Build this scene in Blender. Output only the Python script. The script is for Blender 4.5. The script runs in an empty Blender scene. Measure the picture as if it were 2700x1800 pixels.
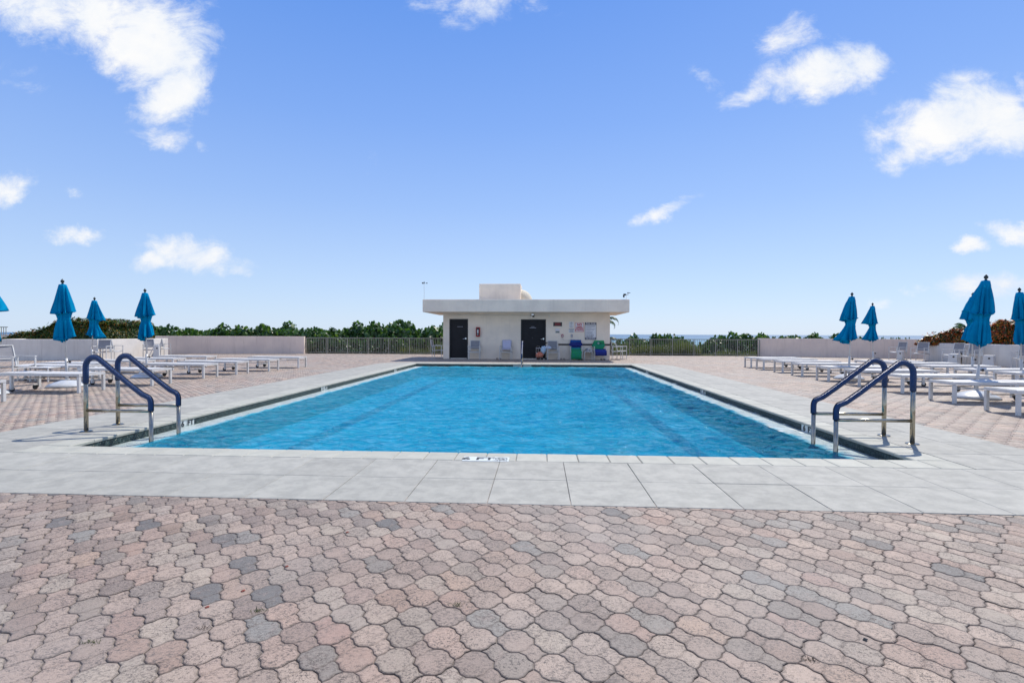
import bpy, bmesh, math, random
import numpy as np
from mathutils import Vector, Matrix
rad = math.radians
random.seed(7); rng = np.random.default_rng(7)
C = bpy.context.scene.collection
SC = bpy.context.scene

# ---------------------------------------------------------------- camera
F = 1320.0; CH = 1.23; ROLL = .0038
dy = np.array([72 / F, 19.6 / F, -1.0]); dy /= np.linalg.norm(dy)
up = np.array([ROLL, 1.0, ROLL * 72 / F + 19.6 / F]); up /= np.linalg.norm(up)
dx = np.cross(dy, up)
R3 = np.array([dx, dy, up])
cam = bpy.data.cameras.new('camera'); cam.sensor_width = 36; cam.lens = 36 * F / 2700
cam.clip_start = .05; cam.clip_end = 60000
camo = bpy.data.objects.new('camera', cam); C.objects.link(camo)
camo.matrix_world = Matrix.Translation((0, 0, CH)) @ Matrix(R3.tolist()).to_4x4()
SC.camera = camo

def ray(px, py):
    return R3 @ np.array([(px - 1350) / F, -(py - 900) / F, -1.0])
def on_ground(px, py, z=0.0):
    r = ray(px, py); t = (z - CH) / r[2]; return float(r[0] * t), float(r[1] * t)
def at_depth(px, py, Y):
    r = ray(px, py); t = Y / r[1]; return float(r[0] * t), Y, float(r[2] * t + CH)

# ---------------------------------------------------------------- sun and sky
SUN_EL = 53.6; SUN_AZ = 31.0                      # azimuth from +Y towards +X
SKY_STRENGTH = .15
sl = bpy.data.lights.new('sun', 'SUN'); sl.energy = 5.0; sl.angle = rad(.53); sl.color = (1, .94, .85)
so = bpy.data.objects.new('sun', sl); C.objects.link(so)
sd = Vector((math.sin(rad(SUN_AZ)) * math.cos(rad(SUN_EL)), math.cos(rad(SUN_AZ)) * math.cos(rad(SUN_EL)), math.sin(rad(SUN_EL))))
so.rotation_euler = sd.to_track_quat('Z', 'Y').to_euler()
SC.view_settings.view_transform = 'Standard'; SC.view_settings.look = 'None'
SC.view_settings.exposure = 0.0; SC.view_settings.gamma = 1
SC.view_settings.use_curve_mapping = False
SC.cycles.max_bounces = 8; SC.cycles.transparent_max_bounces = 12
SC.cycles.caustics_reflective = False; SC.cycles.caustics_refractive = False
SC.cycles.sample_clamp_indirect = 6

class NT:
    """small helper to write node trees"""
    def __init__(s, tree): s.t = tree; s.n = tree.nodes; s.l = tree.links
    def add(s, typ, **kw):
        n = s.n.new(typ)
        for k, v in kw.items():
            if k.startswith('i_'):
                key = k[2:]; key = int(key) if key.isdigit() else key.replace('_', ' ')
                s.put(n.inputs[key], v)
            else: setattr(n, k, v)
        return n
    def put(s, sock, v):
        if isinstance(v, bpy.types.NodeSocket): s.l.new(v, sock)
        elif isinstance(v, bpy.types.Node): s.l.new(v.outputs[0], sock)
        else: sock.default_value = v
    def math(s, op, a, b=0.0, c=None, clamp=False):
        n = s.n.new('ShaderNodeMath'); n.operation = op; n.use_clamp = clamp
        s.put(n.inputs[0], a); s.put(n.inputs[1], b)
        if c is not None: s.put(n.inputs[2], c)
        return n.outputs[0]
    def vmath(s, op, a, b=(0, 0, 0)):
        n = s.n.new('ShaderNodeVectorMath'); n.operation = op
        s.put(n.inputs[0], a); s.put(n.inputs[1], b)
        return n.outputs['Value'] if op in ('LENGTH', 'DOT_PRODUCT') else n.outputs[0]
    def mix(s, f, a, b, mode='MIX'):
        n = s.n.new('ShaderNodeMix'); n.data_type = 'RGBA'; n.blend_type = mode
        s.put(n.inputs[0], f); s.put(n.inputs[6], a); s.put(n.inputs[7], b)
        return n.outputs[2]
    def noise(s, vec, scale, detail=4, rough=.5, dist=0.0):
        n = s.n.new('ShaderNodeTexNoise')
        if vec is not None: s.put(n.inputs['Vector'], vec)
        n.inputs['Scale'].default_value = scale; n.inputs['Detail'].default_value = detail
        n.inputs['Roughness'].default_value = rough; n.inputs['Distortion'].default_value = dist
        return n.outputs['Fac']
    def smooth(s, v, a, b, lo=0.0, hi=1.0):
        n = s.n.new('ShaderNodeMapRange'); n.interpolation_type = 'SMOOTHSTEP'
        s.put(n.inputs[0], v)
        for i, x in enumerate((a, b, lo, hi)): n.inputs[1 + i].default_value = x
        return n.outputs[0]
    def ramp(s, v, stops, interp='LINEAR'):
        n = s.n.new('ShaderNodeValToRGB'); n.color_ramp.interpolation = interp
        e = n.color_ramp.elements
        while len(e) < len(stops): e.new(.5)
        for el, (p, c) in zip(e, stops): el.position = p; el.color = (*c, 1)
        s.put(n.inputs[0], v); return n.outputs[0]

W = bpy.data.worlds.new('World'); SC.world = W; W.use_nodes = True
nt = NT(W.node_tree); nt.n.clear()
sky = nt.add('ShaderNodeTexSky', sky_type='NISHITA', sun_disc=False, sun_elevation=rad(SUN_EL), sun_rotation=rad(SUN_AZ),
             altitude=0, air_density=1.0, dust_density=.35, ozone_density=3.0)
geo = nt.add('ShaderNodeTexCoord').outputs['Generated']
sep = nt.add('ShaderNodeSeparateXYZ', i_0=geo)
yy = nt.math('MAXIMUM', sep.outputs['Y'], .08)
uv = nt.add('ShaderNodeCombineXYZ', i_0=nt.math('DIVIDE', sep.outputs['X'], yy), i_1=nt.math('DIVIDE', sep.outputs['Z'], yy)).outputs[0]
CLOUDS = [  # where the clouds of the photograph stand, in picture coordinates: x, y, half width, half height, turn, density
 (130, 15, 380, 110, 8, .88), (390, 110, 200, 150, 35, 1.15), (455, 235, 140, 105, -25, 1.12), (320, 50, 290, 115, 10, 1.0), (60, 205, 120, 60, 10, .28), (560, 90, 60, 60, 0, .35),
 (430, 350, 115, 48, -6, .6), (535, 385, 30, 30, 0, .35), (25, 500, 85, 55, -8, .95), (200, 515, 40, 20, 0, .25), (205, 626, 95, 32, -6, .8),
 (500, 668, 175, 52, 8, 1.0), (400, 680, 70, 40, -10, .9), (635, 705, 55, 22, 20, .55), (1260, 0, 200, 75, 8, .62),
 (2160, 195, 175, 70, -4, 1.05), (2080, 90, 95, 85, 10, .62), (1990, 235, 100, 45, -30, .7), (2260, 165, 100, 60, 12, .75), (1860, 215, 65, 35, 30, .38), (2320, 170, 60, 30, 0, .3),
 (2520, 318, 215, 95, -10, 1.1), (2660, 330, 150, 75, 0, 1.0), (2390, 375, 110, 50, -38, .75), (2550, 222, 85, 42, 0, .42), (2700, 240, 30, 60, 0, .6),
 (1765, 545, 120, 30, -24, .85), (2670, 608, 75, 36, 8, 1.0), (2565, 650, 48, 24, 0, .9), (2585, 752, 115, 42, 0, .95), (2420, 766, 60, 18, -10, .4), (2310, 806, 45, 22, 0, .42),
 (1540, 728, 50, 12, -8, .2), (970, 430, 45, 60, 20, .16), (1250, 600, 300, 40, -4, .08)]
wob = nt.add('ShaderNodeTexNoise', i_Vector=uv, i_Scale=6.5, i_Detail=8.0, i_Roughness=.66).outputs['Color']
wv = nt.vmath('MULTIPLY', nt.vmath('SUBTRACT', wob, (.5, .5, .5)), (.12, .08, 0))
uvw = nt.vmath('ADD', uv, wv)
dens = None
for (px, py, a, b, ang, dn) in CLOUDS:
    x, _, z = at_depth(px, py, 1.0); z -= CH
    mp = nt.add('ShaderNodeMapping', vector_type='TEXTURE', i_Vector=uvw)
    mp.inputs['Location'].default_value = (x, z, 0); mp.inputs['Rotation'].default_value = (0, 0, rad(-ang))
    mp.inputs['Scale'].default_value = (a / F * 1.14, b / F * 1.12, 1)
    ln = nt.vmath('LENGTH', mp.outputs[0])
    m = nt.math('MULTIPLY', nt.smooth(ln, 1.25, .1), dn)
    dens = m if dens is None else nt.math('MAXIMUM', dens, m)
fb = nt.noise(nt.vmath('MULTIPLY', uv, (1, 1.5, 1)), 9.0, 12, .68, .35)
fb2 = nt.noise(uv, 2.2, 5, .55)
elsewhere = nt.math('MULTIPLY', nt.smooth(nt.noise(nt.vmath('MULTIPLY', geo, (1, 1, 2.2)), 2.6, 7, .6), .46, .62), nt.smooth(sep.outputs['Y'], .45, .1, 0, .9))  # unseen cloud cover, thickened to fill shaded camera-facing surfaces with light
d2 = nt.math('ADD', dens, nt.math('MULTIPLY', nt.math('SUBTRACT', fb, .5), 2.0))
cl = nt.math('MULTIPLY', nt.smooth(d2, .16, 1.0), nt.smooth(dens, .01, .26))
cl = nt.math('MAXIMUM', cl, elsewhere)
cl = nt.math('MULTIPLY', cl, nt.smooth(sep.outputs['Z'], -.002, .02), clamp=True)
shade = nt.mix(nt.math('MULTIPLY', nt.smooth(nt.noise(uvw, 6, 7, .6), .38, .62), nt.smooth(d2, 1.6, .5)), (6.6, 6.6, 6.6, 1), (5.3, 5.75, 6.5, 1))
# sky colour: the physical sky, cleaned a little towards the saturated blue of the photograph
hsv = nt.add('ShaderNodeHueSaturation', i_Color=sky.outputs[0]); hsv.inputs['Saturation'].default_value = 1.0; hsv.inputs['Value'].default_value = 1.0
tone = nt.ramp(sep.outputs['Z'], [(0, (.62, .775, 1.0)), (.10, (.51, .69, 1.0)), (.24, (.345, .545, .99)), (.38, (.225, .43, .96)), (.55, (.125, .325, .90)), (1, (.05, .18, .62))])
tone = nt.mix(1.0, tone, (6.5, 6.5, 6.5, 1), 'MULTIPLY')
haze = nt.mix(.82, hsv.outputs[0], tone)
bg = nt.add('ShaderNodeBackground', i_Color=nt.mix(cl, haze, shade), i_Strength=SKY_STRENGTH)
wo = nt.add('ShaderNodeOutputWorld'); nt.l.new(bg.outputs[0], wo.inputs[0])

# ---------------------------------------------------------------- materials
def mat(name, color, rough=.6, metal=0.0, spec=.5, bump=None, var=None, streak=0):
    m = bpy.data.materials.new(name); m.use_nodes = True; t = NT(m.node_tree); t.n.clear()
    p = t.add('ShaderNodeBsdfPrincipled'); o = t.add('ShaderNodeOutputMaterial'); t.l.new(p.outputs[0], o.inputs[0])
    pos = t.add('ShaderNodeNewGeometry').outputs['Position']
    col = (*color, 1)
    if var:                                           # (scale, amount, second colour)
        f = t.smooth(t.noise(pos, var[0], 5, .6), .35, .68, 0, var[1]); col = t.mix(f, col, (*var[2], 1))
    t.put(p.inputs['Base Color'], col)
    p.inputs['Roughness'].default_value = rough; p.inputs['Metallic'].default_value = metal
    p.inputs['Specular IOR Level'].default_value = spec
    if streak:
        g_ = t.smooth(t.noise(t.vmath('MULTIPLY', pos, (4.5, 4.5, .35)), 1.6, 6, .7), .50, .74, 0, streak)
        col = t.mix(g_, col, (color[0] * .55, color[1] * .54, color[2] * .52, 1)); t.put(p.inputs['Base Color'], col)
    if bump:
        b = t.add('ShaderNodeBump', i_Strength=bump[1], i_Distance=bump[2], i_Height=t.noise(pos, bump[0], 4, .6))
        t.l.new(b.outputs[0], p.inputs['Normal'])
    m['tree'] = 1
    return m

M = {}
M['white'] = mat('powder_coated_white', (.68, .68, .665), .42, spec=.4, var=(6, .6, (.50, .50, .48)))
M['sling'] = mat('white_sling', (.55, .55, .545), .6, var=(3.2, .7, (.50, .50, .49)), bump=(600, .3, .001))
M['grey_sling'] = mat('grey_sling', (.23, .23, .25), .7, var=(9, .5, (.29, .29, .31)))
M['wheel'] = mat('black_rubber', (.018, .018, .02), .5)
M['stucco'] = mat('white_stucco', (.92, .80, .66), .9, spec=.2, bump=(60, .5, .008), var=(1.1, .75, (.76, .665, .56)), streak=.16)
M['wall'] = mat('parapet_stucco', (.84, .70, .60), .9, spec=.2, bump=(60, .45, .006), var=(.8, .9, (.72, .60, .53)), streak=.4)
M['planter'] = mat('planter_stucco', (.78, .74, .68), .9, spec=.2, bump=(70, .35, .006), var=(.9, .8, (.64, .61, .57)), streak=.4)
M['door'] = mat('dark_painted_steel', (.008, .008, .011), .5, spec=.25, var=(3, .8, (.016, .0155, .019)))
M['frame'] = mat('door_frame_paint', (.012, .012, .014), .5)
M['steel'] = mat('stainless_steel', (.43, .395, .32), .22, metal=1.0, var=(14, .7, (.30, .26, .19)))
M['chrome'] = mat('satin_chrome', (.75, .75, .76), .25, metal=1.0)
M['blackplastic'] = mat('black_plastic', (.012, .012, .014), .35)
M['red'] = mat('red_paint', (.33, .008, .012), .4)
M['redink'] = mat('red_ink', (.55, .02, .03), .6)
M['darkink'] = mat('navy_ink', (.025, .025, .06), .6)
M['blackink'] = mat('black_ink', (.015, .018, .02), .6)
M['greyink'] = mat('grey_ink', (.25, .25, .29), .6)
M['greenink'] = mat('green_ink', (.02, .16, .08), .6)
M['signwhite'] = mat('sign_white', (.72, .72, .74), .45)
M['stripe'] = mat('dark_rubber_strip', (.022, .02, .022), .6)
M['ledge'] = mat('pale_ledge_plaster', (.60, .62, .60), .7, var=(5, .6, (.50, .52, .50)), bump=(25, .3, .004))
M['markertile'] = mat('marker_tile', (.62, .66, .64), .35)
M['sand'] = mat('joint_sand', (.17, .145, .13), .95, var=(30, .8, (.24, .21, .185)))
M['bark'] = mat('bark', (.10, .075, .05), .9, var=(8, .6, (.16, .12, .085)), bump=(30, .6, .01))
M['dune'] = mat('dune_ground', (.34, .30, .21), .95, var=(.35, 1, (.08, .13, .035)))
M['soil'] = mat('planter_soil', (.045, .034, .025), .95)
M['fence'] = mat('bronze_grey_aluminium', (.30, .29, .255), .45, spec=.5, var=(3, .5, (.22, .21, .18)))
M['bagblue'] = mat('light_blue_bag', (.30, .50, .66), .5, var=(14, .8, (.62, .68, .74)))
M['bagorange'] = mat('orange_cloth', (.62, .12, .04), .7, var=(16, .8, (.58, .42, .36)))
M['towelw'] = mat('lilac_white_towel', (.52, .52, .66), .9, bump=(200, .5, .004))
M['hat'] = mat('grey_straw', (.26, .25, .25), .9)
M['shoe'] = mat('brown_leather', (.10, .045, .03), .6)
M['dome'] = mat('white_dome_plaster', (.56, .52, .42), .8, bump=(40, .3, .004))
M['clearbin'] = mat('white_bin_plastic', (.66, .66, .64), .5)

def principled(m): return next(n for n in m.node_tree.nodes if n.type == 'BSDF_PRINCIPLED')

# pavers: colour of each comes from a random number per stone, grain from world position
def paver_mat(name, per_object):
    m = bpy.data.materials.new(name); m.use_nodes = True; t = NT(m.node_tree); t.n.clear()
    p = t.add('ShaderNodeBsdfPrincipled'); o = t.add('ShaderNodeOutputMaterial'); t.l.new(p.outputs[0], o.inputs[0])
    pos = t.add('ShaderNodeNewGeometry').outputs['Position']
    if per_object: r = t.add('ShaderNodeObjectInfo').outputs['Random']
    else: r = t.add('ShaderNodeAttribute', attribute_name='rnd').outputs['Fac']
    edge = t.add('ShaderNodeAttribute', attribute_name='edge').outputs['Fac']
    r2 = t.math('FRACT', t.math('MULTIPLY', r, 17.31))
    hue = t.ramp(r, [(0, (.485, .390, .345)), (.16, (.45, .36, .325)), (.30, (.415, .345, .315)), (.42, (.47, .355, .315)), (.52, (.40, .35, .33)), (.62, (.46, .40, .355)),
                     (.72, (.415, .335, .305)), (.80, (.435, .325, .29)), (.87, (.455, .34, .28)), (.905, (.40, .275, .25)), (.93, (.335, .305, .29)), (.962, (.29, .295, .30)), (.99, (.22, .225, .24))])
    big = t.noise(pos, .7, 3, .5)
    hue = t.mix(t.smooth(big, .42, .70, 0, .5), hue, (.385, .345, .33, 1))
    hue = t.mix(1.0, hue, t.ramp(r2, [(0, (.66, .66, .68)), (.35, (.90, .90, .90)), (1, (1.06, 1.05, 1.04))]), 'MULTIPLY')
    patch = t.noise(pos, 16, 4, .65)                        # blotches inside a stone, shifted per stone
    hue = t.mix(t.smooth(patch, .50, .72, 0, .50), hue, (.36, .285, .27, 1))
    spk = t.math('MAXIMUM', t.smooth(t.noise(pos, 330, 2, .6), .54, .68), t.smooth(t.noise(pos, 85, 3, .8), .53, .63))
    spm = t.smooth(t.noise(pos, 5, 5, .75), .36, .60, .18, 1.0)
    hue = t.mix(t.math('MULTIPLY', spk, spm), hue, (.06, .05, .048, 1))
    blot = t.math('MULTIPLY', t.smooth(t.noise(t.vmath('MULTIPLY', pos, (1, 1.6, 1)), 62, 5, .8), .47, .62), t.smooth(t.noise(pos, 4.5, 5, .75), .40, .58, .10, .95))
    hue = t.mix(blot, hue, (.115, .095, .09, 1))
    lsp = t.smooth(t.noise(pos, 260, 1, .5), .66, .74, 0, .45)
    hue = t.mix(lsp, hue, (.62, .57, .53, 1))
    dirt = t.math('MULTIPLY', edge, t.smooth(t.noise(pos, 22, 3, .6), .30, .62, .30, .95))
    hue = t.mix(dirt, hue, (.085, .068, .062, 1))
    sat = t.add('ShaderNodeHueSaturation', i_Saturation=.92, i_Value=1.0, i_Color=hue); hue = sat.outputs[0]
    gry = t.smooth(t.noise(pos, .45, 4, .6), .44, .66, 0, .34)
    hue = t.mix(gry, hue, (.30, .30, .315, 1))
    yq = t.add('ShaderNodeSeparateXYZ', i_0=pos).outputs['Y']          # tint darker at the near end of the deck, paler farther off
    far_tint = t.smooth(t.math('ADD', yq, t.math('MULTIPLY', t.noise(pos, .8, 3, .6), 2.0)), 4.6, 8.5)
    hue = t.mix(1.0, hue, t.mix(far_tint, (.885, .83, .725, 1), (1.10, 1.04, .90, 1)), 'MULTIPLY')
    t.put(p.inputs['Base Color'], hue); p.inputs['Roughness'].default_value = .66; p.inputs['Specular IOR Level'].default_value = .45
    b = t.add('ShaderNodeBump', i_Strength=.55, i_Distance=.004, i_Height=t.noise(pos, 190, 4, .7)); t.l.new(b.outputs[0], p.inputs['Normal'])
    return m
M['paver'] = paver_mat('concrete_paver', True); M['paver_s'] = paver_mat('concrete_paver_far', False)

def slab_mat(name, c1, c2, amt):
    m = bpy.data.materials.new(name); m.use_nodes = True; t = NT(m.node_tree); t.n.clear()
    p = t.add('ShaderNodeBsdfPrincipled'); o = t.add('ShaderNodeOutputMaterial'); t.l.new(p.outputs[0], o.inputs[0])
    pos = t.add('ShaderNodeNewGeometry').outputs['Position']
    r = t.add('ShaderNodeObjectInfo').outputs['Random']
    f = t.smooth(t.noise(pos, 5.5, 8, .72), .36, .64)
    col = t.mix(f, (*c1, 1), (*c2, 1))
    str_ = t.noise(t.vmath('MULTIPLY', pos, (1, 5, 1)), 9, 6, .7)
    col = t.mix(t.smooth(str_, .45, .75, 0, .35), col, (c1[0] * 1.18, c1[1] * 1.17, c1[2] * 1.17, 1))
    col = t.mix(t.smooth(t.noise(pos, 140, 2, .7), .58, .72, 0, .28), col, (.22, .23, .22, 1))
    col = t.mix(1.0, col, t.ramp(r, [(0, (1 - amt,) * 3), (1, (1 + amt,) * 3)]), 'MULTIPLY')
    st = t.smooth(t.noise(pos, 1.3, 6, .75, .8), .56, .70, 0, .30)
    col = t.mix(st, col, (.24, .24, .23, 1))
    t.put(p.inputs['Base Color'], col); p.inputs['Roughness'].default_value = .72; p.inputs['Specular IOR Level'].default_value = .3
    b = t.add('ShaderNodeBump', i_Strength=.35, i_Distance=.002, i_Height=t.noise(pos, 120, 4, .7)); t.l.new(b.outputs[0], p.inputs['Normal'])
    return m
M['slab'] = slab_mat('deck_slab_porcelain', (.375, .368, .325), (.29, .287, .255), .06)
M['coping'] = slab_mat('coping_stone', (.43, .425, .365), (.37, .37, .32), .06)

# glass mosaic band under the coping
def mosaic():
    m = bpy.data.materials.new('dark_glass_mosaic'); m.use_nodes = True; t = NT(m.node_tree); t.n.clear()
    p = t.add('ShaderNodeBsdfPrincipled'); o = t.add('ShaderNodeOutputMaterial'); t.l.new(p.outputs[0], o.inputs[0])
    r = t.add('ShaderNodeAttribute', attribute_name='rnd').outputs['Fac']
    c = t.ramp(r, [(0, (.012, .028, .028)), (.4, (.03, .055, .052)), (.75, (.045, .085, .08)), (1, (.07, .105, .10))])
    t.put(p.inputs['Base Color'], c); p.inputs['Roughness'].default_value = .12
    return m
M['mosaic'] = mosaic()
M['grout'] = mat('tile_grout', (.36, .41, .39), .9)

# umbrella cloth: lets some sunlight through
def cloth():
    m = bpy.data.materials.new('blue_umbrella_cloth'); m.use_nodes = True; t = NT(m.node_tree); t.n.clear()
    o = t.add('ShaderNodeOutputMaterial'); pos = t.add('ShaderNodeNewGeometry').outputs['Position']
    f = t.noise(pos, 5, 4, .6)
    c = t.mix(t.smooth(f, .35, .7), (.003, .255, .50, 1), (.004, .31, .58, 1))
    b = t.add('ShaderNodeBump', i_Strength=.4, i_Distance=.01, i_Height=t.noise(t.vmath('MULTIPLY', pos, (1, 1, .25)), 26, 3, .6))
    d = t.add('ShaderNodeBsdfDiffuse', i_Color=c, i_Normal=b.outputs[0]); tr = t.add('ShaderNodeBsdfTranslucent', i_Color=t.mix(1.0, c, (.9, 1.0, 1.0, 1), 'MULTIPLY'), i_Normal=b.outputs[0])
    mx = t.add('ShaderNodeMixShader', i_0=.24); t.l.new(d.outputs[0], mx.inputs[1]); t.l.new(tr.outputs[0], mx.inputs[2])
    t.l.new(mx.outputs[0], o.inputs[0]); return m
M['cloth'] = cloth()
M['finial'] = mat('dark_green_finial', (.015, .028, .03), .4)
M['pole'] = mat('white_pole', (.52, .52, .51), .35)
M['shell'] = mat('white_base_shell', (.56, .58, .59), .28, var=(6, .6, (.44, .46, .46)))

# blue vinyl grip with fine checks
def grip():
    m = bpy.data.materials.new('blue_grip_cover'); m.use_nodes = True; t = NT(m.node_tree); t.n.clear()
    p = t.add('ShaderNodeBsdfPrincipled'); o = t.add('ShaderNodeOutputMaterial'); t.l.new(p.outputs[0], o.inputs[0])
    uvn = t.add('ShaderNodeUVMap').outputs[0]
    w1 = t.add('ShaderNodeTexWave', i_Vector=uvn, i_Scale=16.0); w1.bands_direction = 'X'
    w2 = t.add('ShaderNodeTexWave', i_Vector=uvn, i_Scale=16.0); w2.bands_direction = 'Y'
    h = t.math('MULTIPLY', t.smooth(w1.outputs['Fac'], .12, .4), t.smooth(w2.outputs['Fac'], .12, .4))
    t.put(p.inputs['Base Color'], t.mix(h, (.004, .018, .065, 1), (.008, .072, .25, 1)))
    p.inputs['Roughness'].default_value = .38
    b = t.add('ShaderNodeBump', i_Strength=.6, i_Distance=.003, i_Height=h); t.l.new(b.outputs[0], p.inputs['Normal'])
    return m
M['grip'] = grip()
M['gripseam'] = mat('grip_seam', (.012, .012, .018), .5)

def leafmat(name, ramp, transl=.3):
    m = bpy.data.materials.new(name); m.use_nodes = True; t = NT(m.node_tree); t.n.clear()
    o = t.add('ShaderNodeOutputMaterial')
    r = t.add('ShaderNodeAttribute', attribute_name='rnd').outputs['Fac']
    pos = t.add('ShaderNodeNewGeometry').outputs['Position']
    r = t.math('ADD', t.math('MULTIPLY', r, .8), t.smooth(t.noise(pos, .9, 3, .6), .3, .7, 0, .22), clamp=True)
    c = t.ramp(r, ramp)
    d = t.add('ShaderNodeBsdfPrincipled', i_Roughness=.42); t.put(d.inputs['Base Color'], c); d.inputs['Specular IOR Level'].default_value = .45
    tr = t.add('ShaderNodeBsdfTranslucent', i_Color=t.mix(1.0, c, (1.5, 1.5, .7, 1), 'MULTIPLY'))
    mx = t.add('ShaderNodeMixShader', i_0=transl); t.l.new(d.outputs[0], mx.inputs[1]); t.l.new(tr.outputs[0], mx.inputs[2])
    t.l.new(mx.outputs[0], o.inputs[0]); return m
M['grape'] = leafmat('sea_grape_leaf', [(0, (.022, .062, .020)), (.4, (.035, .095, .027)), (.75, (.062, .14, .034)), (1, (.12, .19, .045))])
M['croton'] = leafmat('croton_leaf', [(0, (.007, .018, .005)), (.40, (.018, .048, .008)), (.62, (.055, .12, .014)), (.76, (.12, .17, .018)), (.84, (.34, .09, .010)), (1, (.42, .36, .03))], .10)
M['croton_red'] = leafmat('croton_leaf_red', [(0, (.007, .016, .005)), (.38, (.018, .044, .008)), (.54, (.05, .10, .012)), (.64, (.42, .035, .010)), (.84, (.60, .16, .012)), (1, (.40, .36, .03))], .10)
M['grass'] = leafmat('beach_grass_blade', [(0, (.045, .07, .02)), (.5, (.10, .14, .04)), (1, (.21, .23, .08))])
M['palm'] = leafmat('palm_leaflet', [(0, (.015, .045, .02)), (.6, (.03, .08, .03)), (1, (.08, .14, .05))])
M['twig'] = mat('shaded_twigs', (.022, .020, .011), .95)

# ---------------------------------------------------------------- mesh helpers
class MB:
    def __init__(s): s.v = []; s.f = []; s.uv = {}
    def add(s, vs, fs):
        o = len(s.v); s.v += [tuple(map(float, v)) for v in vs]; s.f += [tuple(i + o for i in f) for f in fs]; return s
    def box(s, x0, x1, y0, y1, z0, z1, mtx=None):
        vs = [(x, y, z) for z in (z0, z1) for y in (y0, y1) for x in (x0, x1)]
        if mtx is not None: vs = [tuple(mtx @ Vector(v)) for v in vs]
        return s.add(vs, [(0, 2, 3, 1), (4, 5, 7, 6), (0, 1, 5, 4), (2, 6, 7, 3), (0, 4, 6, 2), (1, 3, 7, 5)])
    def bar(s, a, b, w, h=None, upv=(0, 0, 1)):
        a = Vector(a); b = Vector(b); h = h or w; d = (b - a).normalized(); u = Vector(upv)
        if abs(d.dot(u)) > .95: u = Vector((1, 0, 0)) if abs(d.x) < .9 else Vector((0, 1, 0))
        x = d.cross(u).normalized(); z = x.cross(d).normalized()
        vs = [p + x * sx * w / 2 + z * sz * h / 2 for p in (a, b) for sx, sz in ((-1, -1), (1, -1), (1, 1), (-1, 1))]
        return s.add(vs, [(3, 2, 1, 0), (4, 5, 6, 7), (0, 1, 5, 4), (1, 2, 6, 5), (2, 3, 7, 6), (3, 0, 4, 7)])
    def tube(s, pts, r, n=10, caps=True, uvscale=None):
        pts = [Vector(p) for p in pts]; rs = r if isinstance(r, (list, tuple)) else [r] * len(pts)
        o = len(s.v); nrm = None; L = 0; base = len(s.f)
        for i, p in enumerate(pts):
            d = (pts[min(i + 1, len(pts) - 1)] - pts[max(i - 1, 0)]).normalized()
            if nrm is None:
                nrm = d.cross(Vector((0, 0, 1)) if abs(d.z) < .9 else Vector((0, 1, 0))).normalized()
            nrm = (nrm - d * nrm.dot(d)).normalized(); bi = d.cross(nrm)
            for k in range(n):
                a = 2 * math.pi * k / n; s.v.append(tuple(p + (nrm * math.cos(a) + bi * math.sin(a)) * rs[i]))
        for i in range(len(pts) - 1):
            L2 = L + (pts[i + 1] - pts[i]).length
            for k in range(n):
                k2 = (k + 1) % n
                s.f.append((o + i * n + k, o + i * n + k2, o + (i + 1) * n + k2, o + (i + 1) * n + k))
                if uvscale: s.uv[len(s.f) - 1] = [(L * uvscale, k * .28), (L * uvscale, (k + 1) * .28), (L2 * uvscale, (k + 1) * .28), (L2 * uvscale, k * .28)]
            L = L2
        if caps:
            s.f.append(tuple(o + k for k in range(n))[::-1]); s.f.append(tuple(o + (len(pts) - 1) * n + k for k in range(n)))
        return s
    def lathe(s, prof, c=(0, 0, 0), n=20):
        o = len(s.v)
        for r, z in prof:
            for k in range(n):
                a = 2 * math.pi * k / n; s.v.append((c[0] + r * math.cos(a), c[1] + r * math.sin(a), c[2] + z))
        for i in range(len(prof) - 1):
            for k in range(n): s.f.append((o + i * n + k, o + i * n + (k + 1) % n, o + (i + 1) * n + (k + 1) % n, o + (i + 1) * n + k))
        s.f.append(tuple(o + k for k in range(n))[::-1]); s.f.append(tuple(o + (len(prof) - 1) * n + k for k in range(n)))
        return s
    def prism(s, poly, z0, z1):
        n = len(poly); vs = [(x, y, z0) for x, y in poly] + [(x, y, z1) for x, y in poly]
        return s.add(vs, [tuple(range(n))[::-1], tuple(range(n, 2 * n))] + [(i, (i + 1) % n, n + (i + 1) % n, n + i) for i in range(n)])
    def mesh(s, name, m, smooth=False, bevel=0):
        me = bpy.data.meshes.new(name); me.from_pydata(s.v, [], s.f); me.validate()
        if m: me.materials.append(m)
        if bevel:
            bm = bmesh.new(); bm.from_mesh(me)
            bmesh.ops.bevel(bm, geom=bm.edges[:], offset=bevel, segments=1, affect='EDGES', profile=.5)
            bm.to_mesh(me); bm.free()
        if s.uv:
            ul = me.uv_layers.new(name='UVMap')
            for pi, uvs in s.uv.items():
                if pi < len(me.polygons):
                    for li, q in zip(me.polygons[pi].loop_indices, uvs): ul.data[li].uv = q
        if smooth: me.polygons.foreach_set('use_smooth', [True] * len(me.polygons))
        me.update(); return me
    def build(s, name, m, parent=None, smooth=False, bevel=0, loc=None):
        return link(name, s.mesh(name, m, smooth, bevel), parent, loc)
def link(name, me, parent=None, loc=None, rz=None):
    o = bpy.data.objects.new(name, me); C.objects.link(o)
    if parent is not None: o.parent = parent
    if loc is not None: o.location = loc
    if rz is not None: o.rotation_euler[2] = rz
    return o
def tag(o, label=None, cat=None, group=None, kind=None):
    if label: o['label'] = label
    if cat: o['category'] = cat
    if group: o['group'] = group
    if kind: o['kind'] = kind
    return o
def thing(name, label, cat, loc=(0, 0, 0), rz=0, group=None):
    o = bpy.data.objects.new(name, None); C.objects.link(o); o.location = loc; o.rotation_euler = (0, 0, rz)
    o.empty_display_size = .1
    return tag(o, label, cat, group)
def kids(o): return [c for c in o.children]
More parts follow.
